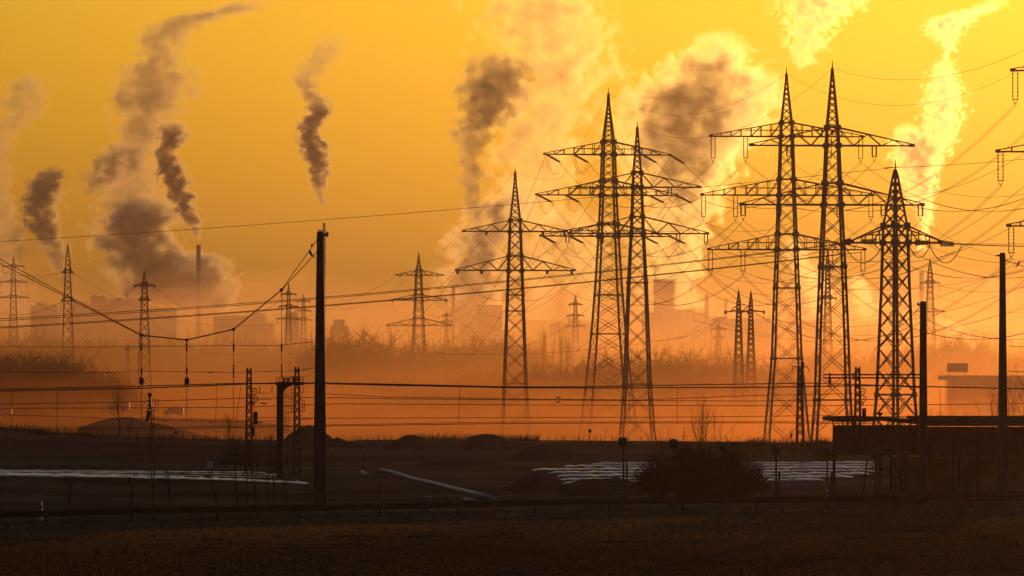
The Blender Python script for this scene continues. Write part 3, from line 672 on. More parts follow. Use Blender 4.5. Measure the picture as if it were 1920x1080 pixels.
m_ = MB()
for a, b_ in (((563, 724), (563, 735)), ((569, 722), (569, 735)), ((563, 735), (568, 736)), ((568, 736), (563, 750)), ((564, 750), (571, 750)), ((571, 750), (571, 771)), ((571, 771), (562, 772)), ((564, 757), (571, 757)), ((567, 750), (567, 771)), ((564, 764), (571, 764))): m_.bar(G(*a), G(*b_), .035)
m_.build('cable_frame', DARKSTEEL, gr)
lattice_mast(557, 688, 812, 7.5, 12, 404, 'steel lattice mast rising through the gantry platform')
# gantry's hanging contact fittings
m_ = MB()
for px, y0, y1 in ((487, 724, 738), (510, 724, 738)): m_.bar(G(px, y0), G(px, y1), .06)
for a, b_ in (((481, 737), (506, 737)), ((482, 749), (511, 749)), ((489, 756), (500, 758))): m_.bar(G(*a), G(*b_), .035)
m_.tube([G(488, 755), G(496, 757), G(501, 757)], [.03, .06, .02], 6)
tag(m_.build('registration_arm', DARKSTEEL), 'small hanging contact-wire fitting between the lattice mast and the gantry column', 'fitting')

# railway signal at left
YS = 380.0
def S_(px, py, dy=0): return P(px, py, YS + dy)
sg = thing('railway_signal', (S_(285, 900).x, YS, 0), 'railway signal on a ladder post with hooded heads, in front of the sand banks', 'signal')
m_ = MB()
for px in (283.5, 288.5): m_.bar(S_(px, 762), (S_(px, 800).x, YS, 0), .045)
for py in range(764, 900, 4): m_.bar(S_(283.5, py), S_(288.5, py), .03)
m_.build('post', DARKSTEEL, sg)
m_ = MB(); c = S_(281, 740); m_.add([S_(276, 737, -.1), S_(285, 737, -.1), S_(284, 744, -.1), S_(278, 744, -.1), S_(276, 737, .1), S_(285, 737, .1), S_(284, 744, .1), S_(278, 744, .1)], [(0, 1, 2, 3), (7, 6, 5, 4), (0, 4, 5, 1), (1, 5, 6, 2), (2, 6, 7, 3), (3, 7, 4, 0)]); m_.build('top_hood', BLACK, sg)
m_ = MB(); m_.box(S_(279, 768, 0), S_(284, 744, .3)); 
for py in (751, 759, 766): m_.bar(S_(281, py), S_(276.5, py + 1), .08, .12)
m_.build('signal_head', BLACK, sg)
m_ = MB(); m_.tube([S_(280, 770), S_(278, 780), S_(276, 790)], [.16, .14, .08], 8); m_.bar(S_(279, 773), S_(274, 771), .1); m_.bar(S_(278, 785), S_(272, 789), .08); m_.build('lower_head', BLACK, sg)
m_ = MB()
for a, b_ in (((285, 749), (297, 749)), ((297, 749), (297, 770)), ((297, 770), (285, 770)), ((292, 749), (292, 770)), ((289, 756), (297, 756)), ((285, 770), (285, 799)), ((284, 785), (297, 785)), ((297, 785), (297, 799)), ((284, 799), (297, 799))): m_.bar(S_(*a), S_(*b_), .03)
m_.build('maintenance_cage', DARKSTEEL, sg)
m_ = MB(); m_.tube([S_(300, 860), S_(300, 860)], .01, 4)

# ------------------------------------------------------------------ guardrail
gl = thing('guardrail', (0, 300, 0), 'long low steel guardrail along the road across the whole foreground', 'guardrail')
m_ = MB(); gxs = [i * 1.0 for i in range(-46, 47)]
prof = [(.0, .44), (-.08, .5), (-.08, .56), (0, .60), (-.08, .64), (-.08, .70), (0, .76), (.03, .76), (.03, .44)]
n_ = len(prof); o_ = 0
for x in gxs:
    for dy, z in prof: m_.v.append((x, road_y(x) + dy, z + .02 * math.sin(x * .3)))
for i in range(len(gxs) - 1):
    for k in range(n_): a, b_ = i * n_ + k, i * n_ + (k + 1) % n_; m_.f.append((a, b_, b_ + n_, a + n_))
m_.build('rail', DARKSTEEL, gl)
for i in range(-11, 12):
    x = i * 4.0 + 1.2; y = road_y(x) + .12
    MB().box((x - .06, y, -.1), (x + .06, y + .12, .72)).build('post', DARKSTEEL, gl)
# delineator post, boxes, small things by the road
def delineator(px, lb, Y=None):
    x0 = (px - 960) / F * 290; y = road_y(x0) + 8; x0 = (px - 960) / F * y
    rt = thing('delineator_post', (x0, y, 0), lb, 'marker post', 'white roadside marker posts'); m_ = MB()
    m_.add([(x0 - .06, y - .05, 0), (x0 + .06, y - .05, 0), (x0 + .06, y + .05, 0), (x0 - .06, y + .05, 0), (x0 - .055, y - .04, .95), (x0 + .055, y - .04, 1.06), (x0 + .055, y + .04, 1.06), (x0 - .055, y + .04, .95)], [(0, 3, 2, 1), (4, 5, 6, 7), (0, 1, 5, 4), (1, 2, 6, 5), (2, 3, 7, 6), (3, 0, 4, 7)])
    m_.build('post', PAINTW, rt); MB().add([(x0 - .062, y - .056, .62), (x0 + .062, y - .056, .66), (x0 + .062, y - .056, .86), (x0 - .062, y - .056, .80), (x0 - .062, y + .056, .62), (x0 + .062, y + .056, .66), (x0 + .062, y + .056, .86), (x0 - .062, y + .056, .80)], [(0, 1, 2, 3), (7, 6, 5, 4), (0, 4, 5, 1), (1, 5, 6, 2), (2, 6, 7, 3), (3, 7, 4, 0)]).build('black_band', BLACK, rt)
delineator(78, 'white roadside marker post behind the guardrail at far left'); delineator(1551, 'white roadside marker post beside the shed left end')
def cabinet(px, py_top, wpx, hm, m, lb, grp=None, y=None):
    y = y or road_y((px - 960) / F * 300) + 3; x0 = (px - 960) / F * y; w_ = wpx * y / F / 2; zt = P(px, py_top, y).z
    rt = thing('roadside_cabinet', (x0, y, 0), lb, 'cabinet', grp)
    MB().box((x0 - w_, y - .15, 0), (x0 + w_, y + .2, zt - .06)).build('cabinet_body', m, rt); MB().box((x0 - w_ - .04, y - .2, zt - .06), (x0 + w_ + .04, y + .25, zt)).build('lid', PAINTW if m != BLUEBOX else BLUEBOX, rt)
    MB().box((x0 - w_ * .8, y - .165, .2), (x0 + w_ * .8, y - .15, zt - .15)).build('door', m, rt)
cabinet(795, 931, 23, 1, BLUEBOX, 'blue grey cabinet behind the guardrail below the long white pipe')
gq = 'small pale cabinets at the feet of the hooded lamps'
for px, pt, lb in ((1160, 922, 'first, left of the bush'), (1257, 924, 'second, at the left foot of the bush'), (1352, 935, 'third, at the right foot of the bush'), (1451, 938, 'fourth, right of the bush')):
    cabinet(px, pt, 15, 1, BLUEBOX, f'small pale cabinet at a lamp foot, {lb}', gq)
# hooded lamps
for k_, (px, py, lb) in enumerate(((1169, 829, 'left of the round bush'), (1264, 832, 'rising from the left part of the bush'), (1359, 838, 'half hidden in the right part of the bush'), (1455, 843, 'in front of the film-covered rows right of the bush'),
                                   (1551, 846, 'at the left end of the shed'), (1642, 852, 'against the dark cladding of the shed'))):
    Y = 318.0; s = Y / F; x0 = (px - 960) * s; z = P(px, py, Y).z
    rt = thing('hooded_lamp', (x0, Y, 0), f'round hooded lamp {lb}', 'lamp', 'round-headed hooded lamps in a row')
    MB().lathe((x0, Y, 0), [(.06, 0), (.045, z - .25), (.045, z - .2)], 8).build('post', DARKSTEEL, rt)
    m_ = MB(); m_.tube([(x0 - .30, Y, z), (x0 - .25, Y, z), (x0 + .0, Y, z), (x0 + .18, Y, z), (x0 + .23, Y, z)], [.15, .24, .28, .24, .12], 12); m_.box((x0 - .08, Y - .08, z - .34), (x0 + .08, Y + .08, z - .2)); m_.build('lamp_head', BLACK, rt)
    m_ = MB()
    for j, dz in enumerate((.14, .0, -.12)): m_.add([(x0 + .1, Y - .12, z + dz), (x0 + .1, Y + .12, z + dz), (x0 + .38 - .05 * j, Y, z + dz + .02), (x0 + .1, Y, z + dz + .05)], [(0, 2, 1), (0, 3, 2), (3, 1, 2), (0, 1, 3)])
    m_.build('hood', BLACK, rt)
for px, y0, lb in ((1175, 868, 'dark fence post close beside the leftmost hooded lamp'), (1461, 884, 'dark fence post close beside the lamp right of the bush'), (1559, 886, 'dark fence post at the left corner of the shed')):
    Y = 335.0; x0 = (px - 960) * Y / F; rt = tag(MB().lathe((x0, Y, 0), [(.06, -.1), (.055, P(px, y0, Y).z), (.02, P(px, y0 - 1, Y).z)], 8).build('fence_post', DARKSTEEL), lb, 'post', 'dark fence posts near the hooded lamps')

# ------------------------------------------------------------------ shed on posts at right
YB = 345.0
def B_(px, py, dy=0): return P(px, py, YB + dy)
sh = thing('open_shed', (B_(1740, 900).x, YB, 0), 'long dark open-sided shed on posts with corrugated cladding and a low roof', 'shed')
def corr(name, x0, x1, y0, y1, dy, m=CORR):
    a = B_(x0, y0, dy); b_ = B_(x1, y1, dy); N = int((b_.x - a.x) / .09); m_ = MB()
    for i in range(N + 1):
        x = a.x + (b_.x - a.x) * i / N; d = .03 * (1 if (i // 2) % 2 else -1)
        m_.v += [(x, a.y + d, a.z), (x, a.y + d, b_.z), (x, a.y + d + .02, a.z), (x, a.y + d + .02, b_.z)]
    for i in range(N):
        k = i * 4; m_.f += [(k, k + 4, k + 5, k + 1), (k + 2, k + 3, k + 7, k + 6), (k, k + 2, k + 6, k + 4), (k + 1, k + 5, k + 7, k + 3)]
    return m_.build(name, m, sh)
corr('cladding', 1562, 1733, 853, 797, 0); corr('cladding', 1733, 1990, 857, 800, -3); m_ = MB(); a, b_ = B_(1668, 858, 13), B_(1990, 850, 13); m_.box((a.x, YB + 13, -.1), (b_.x, YB + 13.3, a.z)); m_.build('haze_glow_backdrop', mat('painted_haze_glow', (.30, .17, .075), .9, 0, .3, .6, spec=0), sh)  # added backdrop; its brown stands in for the hazy glow seen through the shed
corr('rear_cladding', 1700, 1990, 845, 800, 12)
m_ = MB()                                       # low roof: front slab with a gentle hump at left, deeper part to the right
for (xa, ya, yb), (xc, yc, yd) in (((1562, 784, 790), (1610, 782, 791)), ((1610, 782, 791), (1650, 783, 789)), ((1650, 783, 789), (1700, 786, 794)), ((1700, 786, 794), (1733, 788, 797))):
    v = [B_(xa, yb, -.6), B_(xc, yd, -.6), B_(xc, yc, -.6), B_(xa, ya, -.6)]; v += [p + Vector((0, 12, 0)) for p in v]
    m_.add(v, [(0, 1, 2, 3), (7, 6, 5, 4), (0, 4, 5, 1), (3, 2, 6, 7), (0, 3, 7, 4), (1, 5, 6, 2)])
m_.build('roof', ROOFM, sh)
m_ = MB(); a, b_ = B_(1733, 799, -3.6), B_(1990, 783, -3.6); m_.box((a.x, YB - 3.6, a.z), (b_.x, YB - 3.3, b_.z)); m_.add([(a.x, YB - 3.3, b_.z - .05), (b_.x, YB - 3.3, b_.z - .05), (b_.x, YB + 12, b_.z), (a.x, YB + 12, b_.z), (a.x, YB - 3.3, b_.z - .2), (b_.x, YB - 3.3, b_.z - .2), (b_.x, YB + 12, b_.z - .15), (a.x, YB + 12, b_.z - .15)], [(0, 1, 2, 3), (7, 6, 5, 4), (0, 4, 5, 1), (1, 5, 6, 2), (2, 6, 7, 3), (3, 7, 4, 0)])
m_.build('eaves', ROOFM, sh)
m_ = MB(); m_.bar(B_(1545, 781, -.8), B_(1725, 782, -.8), .06); m_.bar(B_(1562, 783, -.8), B_(1562, 798, -.8), .08); m_.build('ridge_rail', DARKSTEEL, sh)
for px, w_, dy in ((1564, 5, 0), (1650, 5, 0), (1700, 4, 0), (1787, 4, -3), (1833, 5, -3), (1880, 5, -3), (1928, 5, -3), (1690, 4, 11.5), (1800, 4, 11.5), (1670, 4, 11.5)):
    a = B_(px, 855, dy); hw = w_ * YB / F / 2; top_ = B_(px, 800, dy).z; MB().box((a.x - hw, a.y + .06, -.1), (a.x + hw, a.y + .06 + 2 * hw, top_)).build('post', DARKSTEEL, sh)
m_ = MB(); 
for a, b_ in (((1622, 798), (1646, 848)), ((1680, 798), (1655, 848)), ((1712, 800), (1725, 822))): m_.bar(B_(*a, -.12), B_(*b_, -.12), .035)
for px in (1580, 1600, 1620, 1645, 1665, 1690): m_.bar(B_(px, 790, .2), B_(px, 798, .2), .06)
m_.build('bracing', STEEL, sh)
m_ = MB(); m_.bar(B_(1626, 860, 9), B_(1618, 932, 9), .1); m_.bar(B_(1626, 905, 9), B_(1690, 850, 9), .05); m_.bar(B_(1640, 870, 9), B_(1700, 905, 9), .05); m_.build('inner_frame', DARKSTEEL, sh)
rt = thing('roof_vent', B_(1650, 782, 3), 'small dark bowl-shaped vent on the shed roof in front of the stout pylon', 'vent')
c = B_(1650, 783, 3); MB().lathe(c, [(.06, 0), (.06, .12)], 8).build('pipe', DARKSTEEL, rt); MB().lathe(c + Vector((0, 0, .12)), [(.06, 0), (.17, .13), (.17, .19), (.05, .2)], 12).build('bowl', DARKSTEEL, rt); MB().bar(c + Vector((0, 0, .3)), c + Vector((0, 0, .42)), .03).build('finial', DARKSTEEL, rt)
rt = thing('roof_chimney', B_(1621, 782, 8), 'short square chimney behind the shed roof beside the lattice mast', 'chimney')
a, b_ = B_(1617, 784, 8), B_(1624, 767, 8); MB().box((a.x, a.y, a.z), (b_.x, a.y + .3, b_.z)).build('stack', CONC, rt); MB().box((a.x - .03, a.y - .03, b_.z), (b_.x + .03, a.y + .33, b_.z + .05)).build('cap', CONC, rt)
a = B_(1780, 786, -1); b_ = B_(1770, 790, -2.2)

# ------------------------------------------------------------------ birds
def bird(px, py, Y, label, f=1, k=1.0):
    c = P(px, py, Y); m_ = MB()
    pts = [(-.03, .17, .012), (-.055, .15, .03), (-.05, .11, .045), (-.03, .03, .06), (.02, -.05, .06), (.08, -.12, .035), (.14, -.17, .02), (.2, -.215, .012)]
    m_.tube([c + Vector((f * x * k * 1.25, 0, z * k * 1.25)) for x, z, _ in pts], [r * k * 1.25 for *_, r in pts], 10)
    m_.tube([c + Vector((f * -.07 * k, 0, .185 * k)), c + Vector((f * -.115 * k, 0, .17 * k))], [.012, .003], 5)
    for q in (-.02, .02): m_.bar(c + Vector((.0, q, -.06 * k)), c + Vector((-.01 * f, q, -.14 * k)), .012)
    tag(m_.build('bird', BIRD, smooth=True), label, 'bird', 'birds perched on the railway cables')
bird(583, 475, YR, 'black bird perched on the cable just left of the thick mast top'); bird(1909, 495, 330, 'black bird perched on the cable beside the right-hand mast', -1, .8)
# ------------------------------------------------------------------ bare trees
def branch(m_, p, d, L, r, depth, spread, rnd, up=.15, kids=3):
    n = 3; pts = [p]; rr = [r]; q = Vector(p); dd = Vector(d)
    for i in range(n):
        dd = (dd + Vector((rnd.gauss(0, .12), rnd.gauss(0, .12), rnd.gauss(up * .3, .08)))).normalized()
        q = q + dd * (L / n); pts.append(q.copy()); rr.append(r * (1 - .45 * (i + 1) / n))
    m_.tube(pts, rr, 3)
    if depth == 0: return
    for k in range(kids + (1 if rnd.random() < .4 else 0)):
        t = .3 + .7 * rnd.random() if k else 1.0
        i = min(n - 1, int(t * n)); b = pts[i].lerp(pts[i + 1], t * n - i) if t < 1 else pts[-1]
        ax = Vector((rnd.gauss(0, 1), rnd.gauss(0, 1), rnd.gauss(0, 1))).normalized()
        nd = (dd + ax * spread * (.5 if k == 0 else 1) + Vector((0, 0, up))).normalized()
        branch(m_, b, nd, L * rnd.uniform(.55, .78), r * .55 * (1 if k == 0 else .8), depth - 1, spread, rnd, up, kids)
def tree_mb(seed, h, spread=.7, depth=5, r=None, up=.15, trunk=.3, kids=3):
    rnd = random.Random(seed); t, c = MB(), MB(); r = r or h * .016
    top = Vector((0, 0, h * trunk)); t.tube([(0, 0, -.3), (0, 0, h * trunk * .5), top], [r * 1.3, r, r * .85], 6)
    for k in range(4):
        a = k * 1.57 + rnd.random(); d = Vector((math.cos(a) * spread * .8, math.sin(a) * spread * .8, 1)).normalized() if k else Vector((0, 0, 1))
        branch(c, top.copy() if k == 0 else Vector((0, 0, h * trunk * rnd.uniform(.7, 1))), d, h * .3, r * .7, depth - 1, spread, rnd, up, kids)
    return t, c
def tree(px, py_base, Y, h, seed, label, group=None, name='bare_tree', z=None, **kw):
    x = (px - 960) * Y / F; z = ground_z(x, Y) if z is None else z
    t, c = tree_mb(seed, h, **kw); rt = thing(name, (x, Y, z), label, 'tree' if name != 'sapling' else 'sapling', group); rt['_abs'] = 0
    t.build('trunk', BARK, rt); c.build('crown', BARK, rt); return rt
def np_of(m_):
    V = np.array(m_.v, np.float32); T = []
    for f in m_.f:
        for k in range(1, len(f) - 1): T.append((f[0], f[k], f[k + 1]))
    return V, np.array(T, np.int32)
def merged(name, items, m, kind='stuff'):
    """items: (V, T, x, y, z, scale_xy, scale_z, rot)"""
    VV, TT, o = [], [], 0
    for V, T, x, y, z, sx, sz, a in items:
        c, s_ = math.cos(a), math.sin(a); W = np.stack([(V[:, 0] * c - V[:, 1] * s_) * sx + x, (V[:, 0] * s_ + V[:, 1] * c) * sx + y, V[:, 2] * sz + z], -1)
        VV.append(W); TT.append(T + o); o += len(V)
    V = np.concatenate(VV).astype(np.float32); T = np.concatenate(TT).astype(np.int32)
    me = bpy.data.meshes.new(name); me.vertices.add(len(V)); me.vertices.foreach_set('co', V.ravel())
    me.loops.add(T.size); me.loops.foreach_set('vertex_index', T.ravel()); me.polygons.add(len(T)); me.polygons.foreach_set('loop_start', np.arange(0, T.size, 3, dtype=np.int32))
    me.update(calc_edges=True); me.materials.append(m); ob = bpy.data.objects.new(name, me); col.objects.link(ob); ob['kind'] = kind; return ob
protos = []
for sd_ in range(4):
    a, b_ = tree_mb(40 + sd_, 10, spread=1.35, depth=5, r=.15, kids=3, up=-.03, trunk=.28); b_.add(a.v, a.f); protos.append(np_of(b_))
protof = [np_of(tree_mb(60 + q, 10, spread=1.5, depth=4, r=.20, kids=5, up=-.08, trunk=.3)[1]) for q in range(3)]
def wood(name, outline, Y, depth_m, step, m=BARK, pr=None, dens=1, zb=None):
    """outline: (px, py_top) silhouette; trees scattered through a belt of real depth"""
    items = []; s = Y / F; x0, x1 = outline[0][0], outline[-1][0]; n = int((x1 - x0) / step * dens)
    for i in range(n):
        px = random.uniform(x0, x1)
        for (a, b_), (c, d) in zip(outline, outline[1:]):
            if px <= c: top_ = b_ + (d - b_) * (px - a) / (c - a); break
        y = Y + random.uniform(0, depth_m); x = (px - 960) * y / F; z = ground_z(x, y) if zb is None else zb
        h = max(2.5, (P(px, top_, y).z - z) * random.uniform(.72, 1.04)); V, T = random.choice(pr or protos); sc_ = h / 9.0
        items.append((V, T, x, y, z, sc_ * random.uniform(.8, 1.2), sc_, random.random() * 6.3))
    return merged(name, items, m)
wood('bare_woods', [(-30, 655), (40, 652), (100, 660), (150, 662), (195, 682), (240, 702)], 1450, 140, 1.1)
wood('bare_woods', [(610, 622), (640, 612), (680, 602), (700, 618), (730, 640)], 2300, 100, 2, pr=protof)
wood('bare_woods', [(800, 634), (830, 628), (870, 632), (910, 622), (945, 628), (1000, 640)], 2500, 150, 2.2, pr=protof)
wood('bare_woods', [(985, 668), (1020, 676), (1060, 664), (1110, 655), (1170, 672), (1230, 650), (1260, 655), (1300, 652), (1340, 648), (1400, 658), (1440, 672), (1500, 690)], 1750, 120, 2.2, pr=protof)
wood('bare_woods', [(560, 700), (620, 706), (700, 704), (800, 700), (880, 690), (930, 676), (985, 690)], 1900, 120, 3.5, pr=protof)
wood('bare_woods', [(1480, 660), (1540, 648), (1620, 655), (1700, 645), (1760, 622), (1790, 618), (1850, 640), (1990, 650)], 2400, 120, 2.5, pr=protof)
wood('bare_woods', [(-30, 620), (100, 618), (200, 630), (330, 620), (480, 632), (600, 628)], 3300, 200, 3, pr=protof)
wood('bare_woods', [(730, 640), (1000, 636), (1300, 640), (1500, 634), (1990, 632)], 3600, 300, 4, pr=protof)
# poplars and single trees one can tell apart
for px, top_, Y, lb in ((733, 585, 2400, 'left of the platform pylon'), (766, 598, 2450, 'hidden behind the platform pylon body'), (1020, 584, 2200, 'leftmost of the three near the lone pylon'),
                        (1052, 591, 2200, 'middle one of the three near the lone pylon'), (1066, 600, 2250, 'rightmost of the three near the lone pylon')):
    x = (px - 960) * Y / F; z = ground_z(x, Y); h = P(px, top_, Y).z - z
    rt = tree(px, 0, Y, h, px, 'tall narrow poplar ' + lb, 'slender poplars on the hazy horizon', name='poplar', spread=.22, depth=4, up=.9, r=.35, trunk=.15)
tree(225, 0, 655, 6.2, 5, 'bare young tree in front of the sand bank left of the railway signal', depth=5, spread=.6, r=.07, z=-.2)
tree(430, 0, 655, 3.2, 6, 'low bare tree left of the lattice mast with pulleys', depth=4, spread=.5, r=.06, z=-.2)
tree(243, 0, 650, 3.0, 8, 'small bare shrub just right of the bare young tree', depth=4, spread=.6, r=.04, z=-.2)
for px, h, Y, sd_, lb in ((1905, 9, 700, 11, 'bare tree behind the right-hand mast'), (1862, 7.5, 690, 12, 'bare tree left of the right-hand mast'), (1758, 8, 900, 13, 'bare tree right of the slim mast'), (1940, 9, 690, 14, 'bare tree at the right edge')):
    tree(px, 0, Y, h + 3, sd_, lb + ' above the shed roof', depth=5, spread=.7, r=.09)
# saplings and brushwood behind the guardrail at left
for k_, (px, h, Y, lb) in enumerate(((247, 4.2, 305, 'left of the signal post'), (287, 5.2, 307, 'in line with the signal post'), (318, 3.4, 304, 'right of the signal post'), (130, 2.2, 300, 'low, right of the far left marker post'),
        (405, 3.4, 304, 'below the pale notice board'), (445, 5.0, 306, 'in front of the lattice mast foot'), (464, 5.6, 307, 'tallest, in front of the shining film rows'), (480, 5.2, 305, 'right of the tallest one'), (502, 5.4, 306, 'left of the gantry column foot'),
        (515, 4.8, 306, 'below the gantry column'), (536, 4.0, 307, 'between gantry and thick mast'))):
    tree(px, 0, Y, h, 100 + k_, f'thin bare sapling behind the guardrail, {lb}', 'thin bare saplings behind the guardrail', name='sapling', depth=4, spread=.32, r=.028, up=.35, trunk=.25, kids=2)
for k_, (px, h, Y, lb) in enumerate(((1838, 4.4, 335, 'in front of the open shed right part'), (1815, 3.6, 334, 'left of the one inside the right bay'), (1690, 3.0, 352, 'inside the shed behind the slim mast'))):
    tree(px, 0, Y, h, 130 + k_, f'thin bare sapling {lb}', 'thin bare saplings at the shed', name='sapling', depth=4, spread=.35, r=.028, up=.3, trunk=.1, kids=3)
# the big round bush and its tree
def bush(px, py_top, Y, wpx, label, seed, n=900, hfac=1.0, name='bush'):
    rnd = random.Random(seed); s = Y / F; x = (px - 960) * s; z = ground_z(x, Y); H = P(px, py_top, Y).z - z; Wd = wpx * s / 2
    rt = thing(name, (x, Y, z), label, 'bush'); rt['_abs'] = 0; st, lv = MB(), MB()
    for i in range(n):
        a = rnd.random() * math.tau; e = rnd.random() ** .6; rr = Wd * e * .95
        bx, by = rr * .45 * math.cos(a), rr * .45 * math.sin(a)
        th = (1 - (e ** 2.6)) ** .5 if e < 1 else 0; lump = 1 + .12 * math.sin(3 * a + seed) + .12 * math.sin(7 * a); th *= 1 + .16 * math.sin(5 * rr * math.cos(a) / Wd * 2 + seed) + .08 * math.sin(17 * rr * math.cos(a) / Wd)
        tip = Vector((rr * math.cos(a) * lump, rr * math.sin(a) * .8, H * (.25 + .75 * th) * rnd.uniform(.5, 1.0) * (1 if rnd.random() < .9 else rnd.uniform(1.05, 1.35))))
        b0 = Vector((bx, by, 0)); mid = b0.lerp(tip, .55) + Vector((rnd.gauss(0, .2), rnd.gauss(0, .2), .15))
        st.tube([b0, mid, tip], [.022, .014, .005], 3)
        for j in range(9):
            t_ = rnd.uniform(.35, 1); q = (b0.lerp(mid, t_ * 2) if t_ < .5 else mid.lerp(tip, t_ * 2 - 1)); d = Vector((rnd.gauss(0, 1), rnd.gauss(0, 1), rnd.gauss(.4, 1))).normalized() * rnd.uniform(.15, .5)
            st.tube([q, q + d], [.008, .003], 3)
            for _ in range(3):
                c = q + d * rnd.random(); u = Vector((rnd.gauss(0, 1), rnd.gauss(0, 1), rnd.gauss(0, 1))).normalized() * rnd.uniform(.035, .08); v = u.cross(Vector((rnd.random(), rnd.random(), 1))).normalized() * .035
                o = len(lv.v); lv.v += [tuple(c - v), tuple(c + v), tuple(c + u)]; lv.f.append((o, o + 1, o + 2))
    st.build('stems', BARK, rt); lv.build('leaves', EVER, rt); return rt
bush(1312, 838, 335, 276, 'big dark round bush behind the guardrail between the hooded lamps', 3, n=2300)
tree(1322, 0, 336, 5.4, 21, 'bare crooked tree rising out of the big round bush', depth=5, spread=.65, r=.06, trunk=.45, up=.25)
tree(1240, 0, 337, 3.9, 23, 'small bare leaning tree at the left shoulder of the round bush', depth=3, spread=.8, r=.03, trunk=.6)
# brush on the land edge
items = []
pb = [np_of(tree_mb(80 + q, 3, spread=.8, depth=4, r=.04, trunk=.05, kids=3)[1]) for q in range(3)]
def brush(x0, x1, ytop, n, Y=630, dep=14):
    for _ in range(n):
        px = random.uniform(x0, x1); t = (px - x0) / (x1 - x0); y = Y + random.uniform(-dep, 4); x = (px - 960) * y / F; z = ground_z(x, y) - .1
        yt = ytop(t); h = max(.4, (P(px, yt, y).z - z) * random.uniform(.6, 1.05)); V, T = random.choice(pb); items.append((V, T, x, y, z, h / 2.6 * 1.1, h / 2.6, random.random() * 6.3))
brush(-20, 110, lambda t: 801 - 3 * math.sin(t * 9), 60); brush(125, 185, lambda t: 812 - 5 * math.sin(t * 3.1), 60); brush(285, 335, lambda t: 817 - 4 * math.sin(t * 3.1), 30)
brush(55, 90, lambda t: 797, 12); brush(200, 440, lambda t: 822, 60); brush(820, 1010, lambda t: 819 + 4 * t, 60); brush(670, 720, lambda t: 819, 14)
brush(1355, 1560, lambda t: 822 - 7 * math.sin(t * 5.2) ** 2, 130, 560); brush(1530, 1570, lambda t: 815, 30, 500); brush(1460, 1500, lambda t: 826, 20, 560)
merged('brushwood', items, BARK)

# ------------------------------------------------------------------ spoil heaps, pipes, film-covered rows, puddles
def heap(outline, Y, depth_m, label, group=None, name='spoil_heap', m=SOIL, seed=0):
    """a mound whose crest line follows the outline, rounded in depth"""
    s = Y / F; x0, x1 = outline[0][0], outline[-1][0]; nx, ny = 60, 18; m_ = MB()
    X0 = (x0 - 960) * s; X1 = (x1 - 960) * s; zb = min(ground_z(X0, Y), ground_z((X0 + X1) / 2, Y), ground_z(X1, Y)) - .3
    for j in range(ny + 1):
        v = -1 + 2 * j / ny; y = Y + v * depth_m / 2
        for i in range(nx + 1):
            px = x0 + (x1 - x0) * i / nx
            for (a, b_), (c, d) in zip(outline, outline[1:]):
                if px <= c + 1e-6: t = (px - a) / (c - a); t = t * t * (3 - 2 * t) * .5 + t * .5; top_ = b_ + (d - b_) * t; break
            z = P(px, top_, Y).z; x = (px - 960) * s
            f_ = math.cos(v * math.pi / 2) ** .8 if abs(v) < 1 else 0
            zz = zb + max(0, z - zb) * f_ + (.10 * mn.noise(Vector((x * .8, y * .5, seed))) + .22 * mn.noise(Vector((x * .2, y * .2, seed)))) * f_
            m_.v.append((x, y, zz))
    for j in range(ny):
        for i in range(nx): a = j * (nx + 1) + i; m_.f.append((a, a + 1, a + nx + 2, a + nx + 1))
    o = m_.build(name, m, smooth=True, loc=((X0 + X1) / 2, Y, zb)); return tag(o, label, 'heap', group)
gh = 'heaps of dug earth on the waste ground'
heap([(528, 828), (545, 812), (560, 802), (578, 798), (596, 802), (614, 815), (630, 830)], 600, 26, 'tall earth heap right behind the gantry foot and the thick mast', gh, seed=1)
heap([(612, 829), (632, 822), (650, 827), (665, 832)], 590, 12, 'low earth heap just right of the thick mast foot', gh, seed=2)
heap([(718, 834), (742, 824), (760, 816), (776, 815), (792, 824), (806, 834)], 560, 14, 'small pointed earth heap above the upper end of the white pipe', gh, seed=3)
heap([(862, 832), (884, 819), (905, 813), (925, 814), (948, 823), (966, 833)], 560, 20, 'rounded earth heap on the skyline left of the lone pylon foot', gh, seed=4)
heap([(960, 856), (995, 836), (1022, 831), (1050, 838), (1085, 856)], 500, 20, 'smooth earth heap below the lone pylon', gh, seed=5)
heap([(700, 905), (760, 876), (800, 866), (860, 862), (920, 868), (990, 886), (1040, 905), (1065, 925)], 470, 40, 'broad reddish earth bank behind the long white pipe', gh, seed=6)
heap([(940, 915), (980, 893), (1010, 884), (1030, 890), (1060, 912), (1080, 930)], 362, 14, 'dark earth heap in front of the left end of the right film rows', gh, seed=7)
heap([(1050, 915), (1085, 902), (1120, 896), (1160, 895), (1190, 903), (1215, 930)], 350, 12, 'dark earth heap at the foot of the leftmost hooded lamp', gh, seed=8)
heap([(380, 822), (410, 806), (440, 797), (480, 790), (520, 797), (545, 812), (570, 824)], 1500, 60, 'hazy earth heap behind the lattice mast with pulleys', gh, seed=9)
heap([(150, 800), (200, 786), (240, 782), (300, 795), (340, 806), (380, 816), (420, 826)], 1050, 40, 'pale sand bank sloping down behind the railway signal', gh, seed=10, m=FARLAND)
heap([(420, 845), (440, 838), (480, 845), (520, 856), (560, 862)], 470, 14, 'low bank with a pale edge at the lattice mast foot', gh, seed=11)
terr = heap([(-60, 815), (0, 795), (120, 786), (260, 782), (420, 786), (560, 800), (640, 826)], 1300, 260, 'long hazy terrace of dug ground behind the railway signal where vans stand', gh, seed=12, name='earth_terrace', m=FARLAND)
